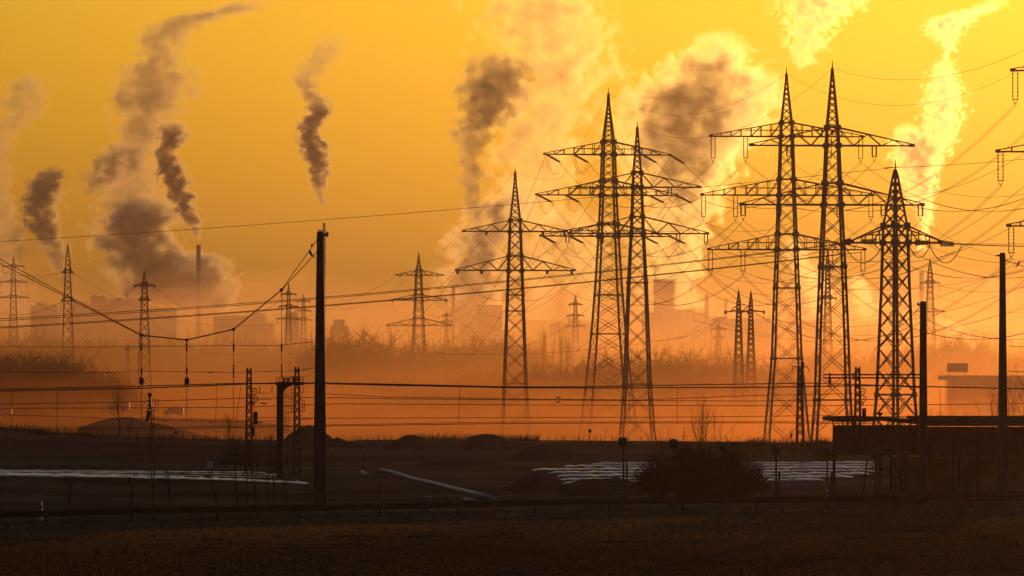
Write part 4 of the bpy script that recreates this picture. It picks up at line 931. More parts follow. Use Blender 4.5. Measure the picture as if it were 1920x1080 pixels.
def pipe(pts, r, label):
    pts3 = []
    for px, py in pts: Y = YG(py + 3); pts3.append(P(px, py, Y) )
    m_ = MB(); pts3 = [Vector((p.x, p.y, max(p.z, r))) for p in pts3]; m_.tube(pts3, r, 14)
    return tag(m_.build('drain_pipe', PIPEM, smooth=True), label, 'pipe', 'white pipes lying on the waste ground')
pipe([(704, 884), (722, 884), (745, 889), (775, 899), (812, 907), (850, 917), (892, 927), (930, 937)], .14, 'long pale pipe snaking down the waste ground to the guardrail')
pipe([(716, 880), (722, 882), (738, 884), (761, 891)], .09, 'short pale pipe lying just above the top end of the long one')
pipe([(679, 885), (685, 888), (693, 892)], .12, 'stub of pale pipe left of the long pipe')
pipe([(871, 936), (893, 938)], .1, 'stub of pale pipe low beside the long pipe end')
rows_l = [(0, 883.8, 500, 887.5, 505), (0, 886, 530, 892, 532), (0, 888.5, 548, 897, 548), (0, 891.5, 572, 906, 580)]
def row(name, pts, w_, label, group, h=.075):
    m_ = MB(); n = 120; c = []
    for i in range(n + 1):
        t = i / n * (len(pts) - 1); j = min(len(pts) - 2, int(t)); u = t - j
        c.append((pts[j][0] * (1 - u) + pts[j + 1][0] * u, pts[j][1] * (1 - u) + pts[j + 1][1] * u))
    K = 7
    for i, (px, py) in enumerate(c):
        Y = YG(py); x = (px - 960) * Y / F; e = min(1, (n - i) / 3, i / 3 + .3); W = w_ * (.85 + .3 * mn.noise(Vector((x * .3, Y * .1, 2))))
        for k in range(K):
            a = math.pi * k / (K - 1); hh = h * max(.3, .85 + .5 * mn.noise(Vector((x * 2.2, Y * .3, 4)))); m_.v.append((x + .25 * mn.noise(Vector((x, k, 1))), Y - W / 2 * math.cos(a), .04 + hh * e * math.sin(a) + h * .35 * mn.noise(Vector((x * .9, Y + k, 7)))))
    for i in range(n):
        for k in range(K - 1): a = i * K + k; m_.f.append((a, a + K, a + K + 1, a + 1))
    return tag(m_.build(name, FOIL, smooth=True), label, 'crop row', group)
gf = 'film-covered crop rows in the left field'
for k_, (pts, w_) in enumerate((([(-60, 883.2), (250, 885.4), (500, 887.5)], 1.7), ([(-60, 885.6), (250, 888.2), (530, 892.5)], 1.8), ([(-60, 888), (250, 892), (545, 898)], 1.8), ([(-60, 890.8), (250, 897), (430, 902), (578, 908.5)], 4.0))):
    row('film_covered_row', pts, w_, ['farthest', 'second farthest', 'second nearest', 'nearest and broadest'][k_] + ' shining film-covered crop row left of the thick mast', gf, .085 if k_ < 3 else .18)
gf = 'film-covered crop rows in the right field'
for k_, (pts, w_) in enumerate((([(1110, 871), (1300, 870.5), (1500, 870), (1640, 869)], 2.2), ([(1060, 876), (1300, 875), (1640, 873.5)], 2.4), ([(1000, 882.5), (1300, 880), (1640, 878)], 3.2), ([(1030, 888), (1300, 886), (1640, 884)], 2.9), ([(1045, 894), (1300, 892), (1630, 889.5)], 3.3), ([(1050, 901), (1300, 898), (1600, 895)], 3.2), ([(1055, 907), (1300, 904), (1545, 901)], 2.6))):
    row('film_covered_row', pts, w_ * .7, ['farthest', 'second', 'third', 'fourth', 'fifth', 'sixth', 'nearest'][k_] + ' shining film-covered crop row behind the round bush and lamps, counted from the far side', gf, .15)
for k_, (px, py, wp, dp, lb) in enumerate(((1568, 908, 30, 3, 'largest, under the left end of the shed'), (1596, 917, 34, 3, 'long, nearer the guardrail under the shed'), (1612, 906, 22, 5, 'behind the inner frame of the shed'))):
    Y = YG(py); s = Y / F; x0 = (px - 960) * s; m_ = MB(); N = 22
    for i in range(N): a = i * math.tau / N; r_ = 1 + .3 * math.sin(3 * a + k_) + .15 * math.sin(5 * a); m_.v.append((x0 + wp * s / 2 * r_ * math.cos(a), Y + dp * r_ * math.sin(a), .045 if Y > 330 else .075))
    m_.f.append(tuple(range(N))); tag(m_.build('puddle', PUDD), f'shallow puddle glinting, {lb}', 'puddle', 'puddles by the shed')['kind'] = 'structure'
# little pale posts and board on the waste ground
for k_, (px, y0, y1, lb) in enumerate(((681, 848, 880, 'leftmost, above the pipe stub'), (694, 858, 884, 'second, above the pipe stub'), (759, 848, 866, 'above the middle of the waste ground'), (533, 853, 886, 'right of the gantry column foot'), (543, 862, 890, 'just left of the thick mast'), (621, 850, 886, 'just right of the thick mast'))):
    Y = YG(y1); x0 = (px - 960) * Y / F; tag(MB().lathe((x0, Y, 0), [(.06, -.2), (.05, P(px, y0, Y).z), (.01, P(px, y0, Y).z + .03)], 6).build('pale_post', STEEL), f'thin pale post on the waste ground, {lb}', 'post', 'thin pale posts on the waste ground')
Y = YG(937); x0 = (712 - 960) * Y / F; rt = thing('marker_post', (x0, Y, 0), 'grey marker post with dark knob below the long white pipe', 'post'); z = P(712, 912, Y).z
MB().lathe((x0, Y, 0), [(.05, -.1), (.05, z)], 8).build('post', CONC, rt); MB().lathe((x0, Y, z), [(.05, 0), (.07, .04), (.05, .1)], 8).build('knob', BLACK, rt)
Y = YG(888); x0 = (393 - 960) * Y / F; rt = thing('notice_board', (x0, Y, 0), 'small pale notice board on two legs behind the left film rows', 'board'); s = Y / F
a, b_ = P(388, 878, Y), P(398, 865, Y); MB().box((a.x, Y - .03, a.z), (b_.x, Y + .03, b_.z)).build('panel', PAINTW, rt)
for q in (390, 397): x = P(q, 880, Y).x; MB().box((x - .04, Y - .04, -.1), (x + .04, Y - .031 + .06, a.z)).build('leg', STEEL, rt)
Y = 600; c = P(1106, 808, Y); rt = thing('round_sign', (c.x, Y, ground_z(c.x, Y)), 'tiny round sign on a thin post on the skyline left of the slim pylon foot', 'sign')
MB().bar((c.x, Y, ground_z(c.x, Y) - .2), c, .08).build('post', DARKSTEEL, rt); MB().tube([c + Vector((0, -.1, 0)), c + Vector((0, -.06, 0))], .2, 16).build('disc', DARKSTEEL, rt)
Y = 610; c = P(1484, 828, Y); rt = thing('skyline_marker', (c.x, Y, c.z), 'thin dark post with a lump at mid height, left of the bracket-topped mast', 'post'); s = Y / F
MB().bar(c - Vector((0, 0, 1)), c + Vector((1.5 * s, 0, 23 * s)), .07).build('post', DARKSTEEL, rt); MB().tube([c + Vector((-1.5 * s, 0, 6 * s)), c + Vector((-1 * s, 0, 11 * s)), c + Vector((0, 0, 16 * s))], [.04, .14, .04], 8).build('lamp', DARKSTEEL, rt)
Y = 560; c = P(330, 810, Y); rt = thing('small_sign', (c.x, Y, 0), 'small dark T-shaped sign standing on the skyline right of the railway signal', 'sign')
MB().bar((c.x, Y, ground_z(c.x, Y)), c, .09).build('post', DARKSTEEL, rt); MB().box(c + Vector((-.2, -.05, -.12)), c + Vector((.2, .05, .1))).build('plate', DARKSTEEL, rt)

# ------------------------------------------------------------------ vans and far billboard building
def van(px, py, Y, L, H, label):
    x = (px - 960) * Y / F; z = P(px, py, Y).z; k = L / 5.4; j = H / 2.2
    rt = thing('parked_van', (x, Y, z), label, 'van', 'vans on the hazy terrace'); m_ = MB()
    pr = [(-2.7, .35), (-2.7, 1.0), (-2.0, 1.25), (-1.3, 2.05), (-1.0, 2.2), (2.55, 2.2), (2.7, 2.0), (2.7, .35)]
    n = len(pr); m_.add([(x + a * k, Y - .95, z + b_ * j) for a, b_ in pr] + [(x + a * k, Y + .95, z + b_ * j) for a, b_ in pr], [tuple(range(n)), tuple(range(2 * n - 1, n - 1, -1))] + [(i, i + n, (i + 1) % n + n, (i + 1) % n) for i in range(n)])
    m_.build('body', CARB, rt)
    MB().add([(x - 1.92 * k, Y - .96, z + 1.3 * j), (x - 1.0 * k, Y - .96, z + 1.3 * j), (x - 1.0 * k, Y - .96, z + 1.95 * j), (x - 1.3 * k, Y - .96, z + 1.95 * j)], [(0, 1, 2, 3)]).build('window', GLASS, rt)
    for wx in (-1.7, 1.7): MB().tube([(x + wx * k, Y - .99, z + .35), (x + wx * k, Y - .7, z + .35)], .35, 16).build('wheel', BLACK, rt)
van(325, 779, 1290, 4.6, 1.9, 'pale van in the haze right of the railway signal'); van(222, 771, 1300, 5.2, 2.0, 'hazy van behind the bare young tree'); van(4, 779, 1290, 4.4, 1.8, 'hazy van cut off by the left edge')
Yb = 1500; s = Yb / F
def Q(px, py, dy=0): return P(px, py, Yb + dy)
x = Q(1830, 790).x; rt = thing('service_building', (x, Yb, ground_z(x, Yb)), 'hazy flat-roofed building with a canopy and thin columns behind the right-hand masts', 'building')
gz_ = ground_z(x, Yb) - .3
a, b_ = Q(1783, 790), Q(1990, 712); MB().box((a.x, Yb, gz_), (b_.x, Yb + 14, b_.z)).build('wall', FARWALL, rt)
m_ = MB(); a, b_ = Q(1767, 712), Q(1990, 704); m_.box((a.x, Yb - 3, a.z), (b_.x, Yb + 15, b_.z)); m_.build('roof', FARWALL, rt)
for px in (1773, 1777, 1781, 1785): a = Q(px, 712, -2.5); MB().box((a.x - .1, a.y, gz_), (a.x + .1, a.y + .2, a.z)).build('column', STEEL, rt)
for px in (1800, 1826, 1852): a, b_ = Q(px, 745), Q(px + 16, 727); f_ = MB().box((a.x, Yb - .06, a.z), (b_.x, Yb - .002, b_.z)).build('window', GLASS, rt)
rt = thing('billboard', (Q(1795, 690).x, Yb - 1, Q(1795, 704).z), 'reddish billboard on legs on the flat roof of the hazy building', 'billboard')
a, b_ = Q(1776, 697.5, -1), Q(1815, 681, -1); MB().box((a.x, Yb - 1.2, a.z), (b_.x, Yb - .8, b_.z)).build('panel', SIGNR, rt)
m_ = MB(); w3 = b_.x - a.x; h3 = b_.z - a.z
for j, (u0, u1) in enumerate(((.08, .9), (.2, .85), (.1, .6))): 
    z = b_.z - h3 * (.25 + .25 * j); m_.tube([(a.x + w3 * (u0 + (u1 - u0) * i / 16), Yb - 1.22, z + .09 * math.sin(i * 1.9 + j)) for i in range(17)], .05, 4)
m_.build('faded_lettering', CARB, rt)
for px in (1781, 1810): c = Q(px, 697, -1); MB().box((c.x - .1, Yb - 1.1, Q(px, 704).z), (c.x + .1, Yb - .9, a.z)).build('leg', STEEL, rt)

# ------------------------------------------------------------------ far industry
def zg(Y): return -4.0 if Y < 4800 else -4
def block(cx, Y, parts, label, depth=40, name='industrial_building', cat='building', grp='far industrial buildings'):
    s = Y / F; x = (cx - 960) * s; rt = thing(name, (x, Y, -4), label, cat, grp)
    for nm_, x0, x1, yt, off in parts:
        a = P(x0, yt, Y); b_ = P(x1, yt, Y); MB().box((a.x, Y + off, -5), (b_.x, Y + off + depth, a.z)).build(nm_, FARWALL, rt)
    m_ = MB(); rq = random.Random(cx); lo_ = [p for p in parts if p[0] in ('hall', 'annex')]
    for nm_, x0, x1, yt, off in lo_:
        for _ in range(int((x1 - x0) / 5)):
            px = rq.uniform(x0 + 1, x1 - 3); hh = rq.choice((1, 1.5, 2, 3, 5, 9)); ww = rq.uniform(.5, 1.6) if hh > 3 else rq.uniform(1.5, 6)
            a = P(px, yt, Y); b_ = P(min(px + ww, x1), yt - hh, Y); o_ = off + rq.uniform(3, depth - 8); m_.box((a.x, Y + o_, a.z - .5), (b_.x, Y + o_ + 4, b_.z))
    if m_.v: o = m_.build('roof_clutter', FARWALL, rt)
    return rt, s
rt, s = block(82, 4600, [('hall', 57, 107, 574, 0), ('roof_plant', 66, 73, 567, 3), ('roof_plant', 98, 105, 571, 3), ('roof_plant', 78, 92, 572, 5)], 'hazy block with rooftop plant left of the narrow pylon at far left')
m_ = MB()
for px in range(60, 106, 5): a = P(px, 574, 4602); m_.bar(a, a + Vector((0, 0, 1.6)), .5)
m_.build('roof_vents', FARWALL, rt)
rt, s = block(183, 4650, [('tower', 170, 197, 556, 0), ('lift_house', 173, 180, 553, 4), ('lift_house', 186, 194, 554, 4)], 'tall hazy slab block between the two left narrow pylons')
rt, s = block(240, 4700, [('hall', 204, 272, 560, 0), ('hall', 272, 330, 578, 0), ('roof_plant', 236, 241, 556, 3), ('roof_plant', 218, 224, 558, 3)], 'long hazy hall behind the blunt-topped pylon')
block(150, 4750, [('hall', 128, 168, 568, 0), ('roof_plant', 140, 148, 565, 2)], 'hazy hall right of the narrow pylon at far left')
block(475, 4700, [('hall', 400, 470, 592, 0), ('tower', 470, 497, 588, 0), ('annex', 497, 512, 606, 0), ('roof_plant', 478, 486, 585, 3)], 'stepped hazy building left of the thick mast')
block(546, 4300, [('tower', 535, 558, 586, 0), ('collar', 533, 560, 604, -1), ('roof_plant', 538, 545, 584, 3)], 'squat hazy tower block just left of the thick mast')
block(634, 3900, [('tower', 626, 645, 599, 0), ('annex', 619, 652, 612, 0)], 'small hazy block above the trees right of the thick mast')
block(880, 5000, [('hall', 862, 912, 562, 0), ('boiler_house', 880, 902, 542, 5), ('annex', 905, 950, 590, 0)], 'faint power-station block left of the lone pylon')
block(1100, 5000, [('hall', 1030, 1110, 606, 0), ('boiler_house', 1065, 1090, 590, 5)], 'faint low hall behind the poplars')
block(1260, 4900, [('hall', 1205, 1330, 586, 0), ('boiler_house', 1228, 1262, 500, 5), ('boiler_house', 1272, 1300, 535, 8), ('annex', 1330, 1370, 600, 0)], 'faint power-station block right of the slim pylon')
block(1400, 4200, [('hall', 1335, 1445, 598, 0), ('annex', 1445, 1460, 606, 0), ('boiler_house', 1342, 1362, 594, 3)], 'wide hazy hall behind the two close-set narrow pylons')
block(1510, 5000, [('hall', 1480, 1560, 590, 0), ('boiler_house', 1505, 1520, 560, 4)], 'faint block seen between the two tallest pylons')
block(1700, 5200, [('hall', 1600, 1760, 612, 0), ('annex', 1760, 1900, 622, 0)], 'faint low hall behind the stout pylon')
def chimney(px, top_, w_, Y, label, cap=None, w1=None):
    s = Y / F; x = (px - 960) * s; zt = P(px, top_, Y).z; rt = thing('chimney', (x, Y, -4), label, 'chimney', 'far chimneys')
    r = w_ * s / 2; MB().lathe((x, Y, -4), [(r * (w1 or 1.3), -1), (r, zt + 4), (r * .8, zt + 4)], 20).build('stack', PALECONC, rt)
    MB().lathe((x, Y, zt - 3), [(r * 1.08, 0), (r * 1.08, 1.6)], 20).build('platform', FARWALL, rt)
    if cap: MB().lathe((x + cap[0] * s, Y, zt), [(cap[1] * s / 2, -1), (cap[1] * s / 2, cap[2] * s)], 12).build('flue', FARWALL, rt)
    return rt
chimney(372, 459, 8, 5000, 'tall slim chimney with a dark twisting smoke column left of the thick mast')
chimney(603, 431, 15, 4500, 'wide chimney rising behind the thick mast with a thin flue on top', cap=(4.5, 5, 13), w1=1.05)
chimney(850, 538, 6, 4700, 'slim hazy chimney left of the lone pylon'); chimney(1325, 551, 8, 4600, 'hazy chimney right of the slim centre pylon'); chimney(1361, 558, 6, 4700, 'shorter hazy chimney left of the close-set narrow pylons')
chimney(1728, 509, 8, 4600, 'hazy chimney left of the faint pylon behind the slim mast'); chimney(884, 520, 3, 5000, 'very thin chimney on the faint power-station block'); chimney(1654, 585, 6, 4800, 'faint chimney left of the stout pylon')
for k_, (px, w_, yt, Y, lb) in enumerate(((1216, 9, 580, 4500, 'leftmost'), (1228, 7, 579, 4520, 'second'), (1240, 7, 580, 4540, 'third'), (1302, 5, 577, 4500, 'fourth'))):
    chimney(px, yt, w_ * .6, Y, f'short hazy chimney on the faint power-station block, {lb} of four')
def tower(px, top_, base_w, Y, label):
    s = Y / F; x = (px - 960) * s; zt = P(px, top_, Y).z + 4; r = base_w * s / 2
    prof = [(r * (.62 + .38 * (1 - min(1, t / .75)) ** 1.6 + (.04 * max(0, t - .75) / .25)), zt * t) for t in [i / 14 for i in range(15)]]
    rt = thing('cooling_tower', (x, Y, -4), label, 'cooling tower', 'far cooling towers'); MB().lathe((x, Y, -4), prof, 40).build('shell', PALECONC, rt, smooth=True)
    MB().lathe((x, Y, -4 + zt), [(r * .66, 0), (r * .66, 1.5), (r * .6, 1.5)], 40).build('rim', FARWALL, rt)
tower(918, 575, 74, 4800, 'faint cooling tower at the foot of the large steam cloud left of centre')
tower(1268, 520, 84, 4700, 'faint cooling tower at the foot of the large steam cloud right of the slim pylon')

# ------------------------------------------------------------------ smoke and steam
def nmath(t, op, *a):
    n = t.nodes.new('ShaderNodeMath'); n.operation = op
    for i, x in enumerate(a):
        if isinstance(x, (int, float)): n.inputs[i].default_value = x
        else: t.links.new(x, n.inputs[i])
    return n.outputs[0]
def curve(t, vals, inp, lo, hi):
    n = t.nodes.new('ShaderNodeFloatCurve'); c = n.mapping.curves[0]
    c.points[0].location = (0, (vals[0] - lo) / (hi - lo)); c.points[1].location = (1, (vals[-1] - lo) / (hi - lo))
    for i in range(1, len(vals) - 1): c.points.new(i / (len(vals) - 1), (vals[i] - lo) / (hi - lo))
    n.mapping.update(); t.links.new(inp, n.inputs['Value'])
    m_ = t.nodes.new('ShaderNodeMapRange'); m_.inputs[3].default_value = lo; m_.inputs[4].default_value = hi; t.links.new(n.outputs[0], m_.inputs[0]); return m_.outputs[0]
DARKS = (.50, .46, .44); GREYS = (.22, .2, .18); STEAM = (.30, .31, .32)
def plume(pts, Y, label, dens=.08, g=.62, col_=GREYS, sharp=3.2, nz=4.6, base=.88, name='smoke_plume', fine=1.0, dmul=None, fade=7):
    """a rising column of real air-borne smoke: pts (px, py, radius px) from the bottom up; density lives in the volume"""
    W = [(P(a, b_, Y), r * Y / F) for a, b_, r in pts]; z0, z1 = W[0][0].z, W[-1][0].z; N = 16
    def lerp(z, k):
        for i in range(len(W) - 1):
            if z <= W[i + 1][0].z + 1e-6:
                u = (z - W[i][0].z) / (W[i + 1][0].z - W[i][0].z); return k(W[i]) * (1 - u) + k(W[i + 1]) * u
        return k(W[-1])
    zs = [z0 + (z1 - z0) * i / (N - 1) for i in range(N)]
    xs_ = [lerp(z, lambda q: q[0].x) for z in zs]; rs = [lerp(z, lambda q: q[1]) for z in zs]; X0 = sum(xs_) / N; xs_ = [x - X0 for x in xs_]
    m, v = volmat('smoke', 1, col_, g); t = m.node_tree; tc = t.nodes.new('ShaderNodeTexCoord'); rm = sum(rs) / N
    no = t.nodes.new('ShaderNodeTexNoise'); no.inputs['Scale'].default_value = 1.2 * fine / (rm * .9); no.inputs['Detail'].default_value = 6; no.inputs['Roughness'].default_value = .62
    mp = t.nodes.new('ShaderNodeMapping'); mp.inputs['Location'].default_value = (pts[0][0] * 3.7, pts[0][1], Y)
    t.links.new(tc.outputs['Object'], mp.inputs[0]); t.links.new(mp.outputs[0], no.inputs['Vector'])
    sp = t.nodes.new('ShaderNodeSeparateXYZ'); t.links.new(tc.outputs['Object'], sp.inputs[0])
    u = nmath(t, 'DIVIDE', sp.outputs[2], z1 - z0); xc = curve(t, xs_, u, min(xs_) - 1, max(xs_) + 1); rr = curve(t, rs, u, 0, max(rs) * 1.1)
    dx = nmath(t, 'SUBTRACT', sp.outputs[0], xc); dist = nmath(t, 'SQRT', nmath(t, 'ADD', nmath(t, 'MULTIPLY', dx, dx), nmath(t, 'MULTIPLY', sp.outputs[1], sp.outputs[1])))
    q = nmath(t, 'DIVIDE', dist, nmath(t, 'MAXIMUM', rr, .5)); n = nmath(t, 'MULTIPLY', nmath(t, 'SUBTRACT', no.outputs[0], .5), nz)
    f = nmath(t, 'SUBTRACT', nmath(t, 'ADD', base, n), q); de = nmath(t, 'MULTIPLY', nmath(t, 'MINIMUM', nmath(t, 'MAXIMUM', nmath(t, 'MULTIPLY', f, sharp), 0), 1), dens)
    de = nmath(t, 'MULTIPLY', de, nmath(t, 'MINIMUM', nmath(t, 'MULTIPLY', nmath(t, 'SUBTRACT', 1, u), fade), 1)); m.cycles.volume_step_rate = .5
    if dmul: de = nmath(t, 'MULTIPLY', de, curve(t, dmul, u, 0, 1))
    t.links.new(de, v.inputs['Density']); m_ = MB(); K = 16
    for i in range(N):
        for k in range(K): a = 2 * math.pi * k / K; R_2 = max(rs[i], rm * .25) * 1.75; m_.v.append((xs_[i] + R_2 * math.cos(a), R_2 * math.sin(a), (z1 - z0) * i / (N - 1)))
    for i in range(N - 1):
        for k in range(K): m_.f.append((i * K + k, i * K + (k + 1) % K, (i + 1) * K + (k + 1) % K, (i + 1) * K + k))
    m_.f.append(tuple(range(K))[::-1]); m_.f.append(tuple((N - 1) * K + k for k in range(K)))
    me = bpy.data.meshes.new(name); me.from_pydata(m_.v, [], m_.f); o = bpy.data.objects.new(name, me); col.objects.link(o); o.location = (X0, Y, z0); me.materials.append(m)
    return tag(o, label, 'smoke' if name == 'smoke_plume' else 'steam')
# left: smoke far from the sun's direction
plume([(607, 388, 3), (603, 372, 9), (594, 335, 15), (597, 305, 22), (588, 275, 26), (578, 255, 20), (588, 225, 24), (600, 205, 24), (585, 180, 22), (570, 150, 26), (600, 110, 30), (630, 65, 34), (640, 40, 10)], 4500, 'slim dark smoke column above the thick mast', dens=.26, base=1.0, col_=DARKS, dmul=[1, 1, 1, 1, 1, 1, .6, .35, .2, .15, .06, 0])
plume([(375, 452, 3), (368, 430, 11), (352, 400, 20), (340, 370, 22), (330, 340, 24), (318, 315, 26), (306, 290, 18), (325, 265, 22), (322, 240, 28), (330, 225, 10)], 5000, 'dark twisting smoke column from the tall slim chimney', dens=.26, base=1.0, col_=DARKS)
plume([(130, 530, 10), (118, 510, 14), (100, 460, 24), (80, 420, 28), (75, 380, 32), (88, 340, 30), (98, 318, 22), (100, 308, 6)], 4700, 'dense brown smoke column behind the narrow pylon at far left', dens=.16, base=1.0, col_=DARKS)
plume([(178, 365, 14), (195, 335, 42), (212, 305, 46), (228, 280, 36), (235, 262, 16)], 4900, 'detached brown smoke puff left of the twisting column', dens=.075, col_=DARKS)
plume([(345, 575, 10), (310, 560, 58), (285, 520, 64), (265, 480, 62), (255, 440, 66), (262, 400, 66), (275, 365, 34), (285, 362, 8)], 5200, 'broad brown smoke cloud behind the blunt-topped pylon', nz=5, fine=1.3, dens=.09, base=1.0, col_=DARKS)
plume([(390, 590, 40), (382, 560, 58), (378, 520, 56), (372, 485, 48), (372, 465, 10)], 5300, 'broad brown smoke cloud behind the tall slim chimney', nz=5, fine=1.3, dens=.075, base=1.0, col_=DARKS)
plume([(270, 270, 14), (262, 245, 44), (275, 200, 66), (290, 165, 74), (295, 130, 56), (296, 95, 40), (315, 62, 44), (360, 40, 52), (420, 22, 52), (470, 0, 46), (500, -30, 40)], 5100, 'high drifting brown smoke trail above the twisting column', dens=.04, col_=DARKS, nz=5, base=.95, fine=1.3, dmul=[1, 1, 1, 1, 1, 1, .9, .8, .5, .25, .12])
plume([(24, 610, 30), (30, 560, 42), (18, 520, 34), (12, 480, 34), (15, 430, 34), (10, 400, 34), (-6, 370, 32), (-8, 330, 30), (0, 290, 26), (6, 250, 24), (0, 215, 14)], 4900, 'brown smoke column at the left edge behind the faint pylon', dens=.04, col_=DARKS)
plume([(-10, 300, 10), (0, 270, 24), (36, 205, 54), (55, 165, 54), (60, 130, 26)], 4950, 'thin brown smoke veil high at the left edge', dens=.035, col_=DARKS, nz=5, base=.7)
plume([(262, 440, 20), (250, 400, 50), (238, 360, 56), (250, 320, 50), (262, 280, 52), (280, 240, 40), (290, 215, 16)], 5150, 'thin brown smoke veil joining the broad cloud and the high trail', dens=.035, col_=DARKS, nz=6, base=.85)
plume([(300, 100, 14), (290, 80, 30), (310, 50, 40), (370, 30, 46), (440, 20, 44), (480, 0, 30)], 5050, 'faint brown smoke veil at the top of the high trail', dens=.03, col_=DARKS, nz=6, base=.85)
# centre: steam, dark core left and bright veil right
plume([(890, 440, 8), (893, 415, 18), (890, 380, 22), (884, 330, 28), (880, 290, 26), (892, 250, 40), (915, 200, 55), (930, 150, 62), (925, 110, 50), (920, 92, 14)], 4400, 'dense dark smoke column left of the large bright steam cloud', dens=.075, col_=DARKS, sharp=4)
plume([(900, 40, 14), (930, 22, 26), (945, 8, 10)], 4500, 'small dark smoke scrap at the top left of centre', dens=.02, col_=DARKS, nz=4.5)
plume([(985, 420, 50), (1000, 350, 80), (1000, 280, 90), (1015, 200, 100), (1040, 130, 105), (1030, 60, 110), (1010, 0, 110), (1000, -60, 100)], 4550, 'large bright steam cloud filling the upper centre', dens=.03, g=.94, col_=(.41, .40, .38), name='steam_cloud', nz=6, base=.75, sharp=2, fine=1.9)
plume([(900, 620, 60), (892, 560, 60), (892, 500, 62), (905, 450, 62), (935, 410, 60), (965, 370, 50), (985, 330, 20)], 4850, 'dull smoke cloud rising behind the lone pylon', dens=.07, g=.75, col_=(.5, .45, .42), fine=1.3, nz=5)
plume([(1010, 600, 30), (1005, 540, 36), (1015, 480, 50), (1040, 430, 60), (1050, 380, 50)], 4900, 'steam streak between the lone and the splayed pylons', dens=.022, g=.92, col_=(.32, .30, .28), name='steam_cloud')
plume([(1072, 580, 4), (1076, 560, 13), (1080, 548, 14), (1080, 540, 4)], 4400, 'tiny steam puff above the faint pylon behind the poplars', dens=.06, g=.92, col_=GREYS, name='steam_cloud')
plume([(1090, 600, 30), (1095, 540, 40), (1100, 460, 50), (1110, 400, 40)], 4950, 'steam streak behind the splayed pylon', dens=.022, g=.92, col_=(.32, .30, .28), name='steam_cloud')
# right of centre
plume([(1262, 580, 40), (1262, 520, 42), (1266, 460, 54), (1272, 400, 66), (1278, 350, 80), (1270, 300, 98), (1268, 250, 108), (1284, 190, 110), (1325, 130, 84), (1345, 85, 58), (1350, 50, 20)], 4600, 'huge steam cloud with a dark core between the centre pylons and the tall pair', dens=.055, g=.935, col_=(.40, .39, .37), name='steam_cloud', sharp=4, fine=1.5, nz=4.6)
plume([(1215, 600, 24), (1210, 540, 34), (1200, 480, 30), (1190, 430, 36), (1185, 390, 20)], 4950, 'dull steam streak right behind the slim centre pylon', dens=.03, g=.9, col_=GREYS, name='steam_cloud', fine=1.3)
plume([(1330, 330, 14), (1350, 290, 50), (1375, 240, 66), (1395, 200, 72), (1420, 160, 50), (1400, 120, 40)], 4700, 'glowing steam veil on the sunny side of the huge cloud', dens=.035, g=.94, col_=STEAM, name='steam_cloud', fine=1.6)
plume([(1150, 210, 20), (1170, 195, 30), (1190, 185, 40), (1190, 168, 10)], 4700, 'small steam scrap left of the huge cloud', dens=.02, g=.93, col_=STEAM, name='steam_cloud')
plume([(1500, 130, 8), (1505, 110, 30), (1515, 80, 40), (1520, 45, 50), (1535, 10, 75), (1550, -30, 90)], 4500, 'bright steam cloud cut off by the top edge above the tall pair', dens=.05, g=.94, col_=STEAM, name='steam_cloud', fine=2, nz=6, base=.7)
plume([(1727, 470, 8), (1738, 420, 14), (1725, 370, 26), (1722, 330, 34), (1715, 290, 40), (1706, 255, 34), (1700, 228, 14)], 4400, 'steam column with a shaded left side right of the tallest pylon', dens=.10, g=.92, col_=(.28, .27, .26), name='steam_cloud', sharp=4)
plume([(1745, 330, 10), (1755, 290, 26), (1765, 240, 36), (1768, 200, 38), (1770, 160, 34), (1768, 128, 22), (1775, 112, 12), (1782, 90, 16), (1770, 60, 34), (1790, 35, 40), (1850, 15, 30), (1880, -10, 16)], 4450, 'bright torn steam column rising to the top right', dens=.09, g=.95, col_=(.22, .23, .24), name='steam_cloud', sharp=3, fine=1.8, nz=6, base=.7)
plume([(1520, 600, 20), (1540, 560, 34), (1520, 520, 30), (1500, 490, 26), (1490, 455, 20), (1480, 440, 6)], 4700, 'low steam cloud seen between the two tallest pylons', dens=.03, g=.94, col_=STEAM, name='steam_cloud', fine=1.5)
plume([(1800, 640, 20), (1790, 610, 26), (1760, 600, 20), (1740, 590, 6)], 4300, 'low glowing steam over the trees right of the slim mast', dens=.014, g=.94, col_=STEAM, name='steam_cloud', fine=1.5)
plume([(1625, 600, 18), (1620, 560, 26), (1610, 530, 20), (1600, 510, 6)], 4700, 'low steam wisp left of the stout pylon', dens=.03, g=.94, col_=STEAM, name='steam_cloud', fine=1.5)

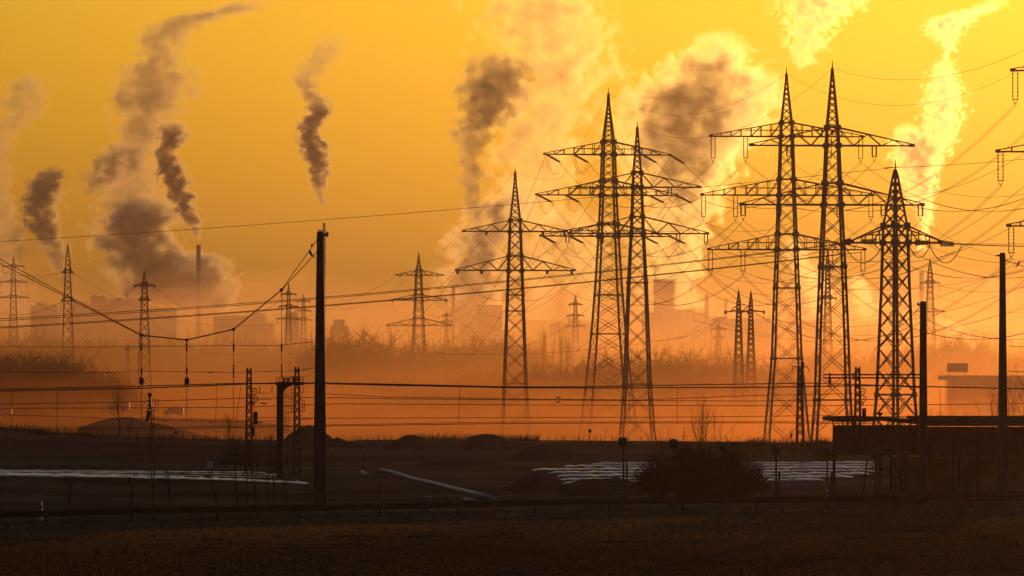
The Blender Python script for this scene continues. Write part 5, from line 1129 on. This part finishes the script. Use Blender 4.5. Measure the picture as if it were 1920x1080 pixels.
# ------------------------------------------------------------------ ground mist and haze
def mist(name, x0, x1, y0, y1, zb, zt, amp, m, seed, ramp=250):
    nx, ny = 60, 40; m_ = MB()
    for j in range(ny + 1):
        y = y0 + (y1 - y0) * (j / ny) ** 1.6
        for i in range(nx + 1):
            x = x0 + (x1 - x0) * i / nx; e = min(1, (y - y0) / ramp, (y1 - y) / 200, (x - x0) / 100, (x1 - x) / 100); e = max(0, e); e = e * e * (3 - 2 * e)
            m_.v.append((x, y, zb + .5 + (zt - zb) * e + e * amp * (mn.noise(Vector((x * .012, y * .006, seed))) + .5 * mn.noise(Vector((x * .04, y * .015, seed + 3))))))
    n = len(m_.v)
    for i in range(n): x, y, _ = m_.v[i]; m_.v.append((x, y, zb))
    w_ = nx + 1
    for j in range(ny):
        for i in range(nx): a = j * w_ + i; m_.f.append((a, a + 1, a + w_ + 1, a + w_)); m_.f.append((n + a, n + a + w_, n + a + w_ + 1, n + a + 1))
    for i in range(nx): m_.f.append((i, n + i, n + i + 1, i + 1)); a = ny * w_ + i; m_.f.append((a, a + 1, n + a + 1, n + a))
    for j in range(ny): a = j * w_; m_.f.append((a, a + w_, n + a + w_, n + a)); a = j * w_ + nx; m_.f.append((a, n + a, n + a + w_, a + w_))
    o = m_.build(name, m); o['kind'] = 'stuff'; return o
def layered_mist(name, dens, c, g, zb, fall, sx, sy, thr, step):
    """ground mist that thins upwards and lies in drifts"""
    m, v = volmat(name, dens, c, g); t = m.node_tree; ge = t.nodes.new('ShaderNodeNewGeometry')
    mp = t.nodes.new('ShaderNodeMapping'); mp.inputs['Scale'].default_value = (1 / sx, 1 / sy, 1 / 9)
    no = t.nodes.new('ShaderNodeTexNoise'); no.inputs['Scale'].default_value = 1; no.inputs['Detail'].default_value = 3
    t.links.new(ge.outputs['Position'], mp.inputs[0]); t.links.new(mp.outputs[0], no.inputs['Vector'])
    sp = t.nodes.new('ShaderNodeSeparateXYZ'); t.links.new(ge.outputs['Position'], sp.inputs[0])
    h = nmath(t, 'EXPONENT', nmath(t, 'MULTIPLY', nmath(t, 'SUBTRACT', sp.outputs[2], zb), -1 / fall))
    n = nmath(t, 'MAXIMUM', nmath(t, 'MULTIPLY', nmath(t, 'SUBTRACT', no.outputs[0], thr), 4), .06)
    t.links.new(nmath(t, 'MULTIPLY', nmath(t, 'MULTIPLY', h, n), dens), v.inputs['Density']); m.cycles.volume_step_rate = step; return m
mm = layered_mist('low_mist', .012, (.185, .075, .03), .85, PIT, 5.0, 45, 160, .34, .28); mist('ground_mist', -420, 420, 860, 3000, PIT - 2, 16, 2, mm, 2)
mm, _ = volmat('mid_mist', 3.8e-4, (.22, .12, .05), .86); mist('ground_mist', -700, 700, 1100, 4400, PIT - 2, 26, 16, mm, 6, 600)
mm, _ = volmat('far_mist', 3.2e-4, (.52, .31, .2), .75); mist('distant_mist', -900, 900, 2700, 5600, PIT - 2, 66, 26, mm, 11, 500)
mh, _ = volmat('haze', 3.6e-5, (.38, .27, .30), .80)
b = MB().box((-4000, -300, PIT - 6), (4000, 7600, 620)); b.build('haze', mh)['kind'] = 'stuff'
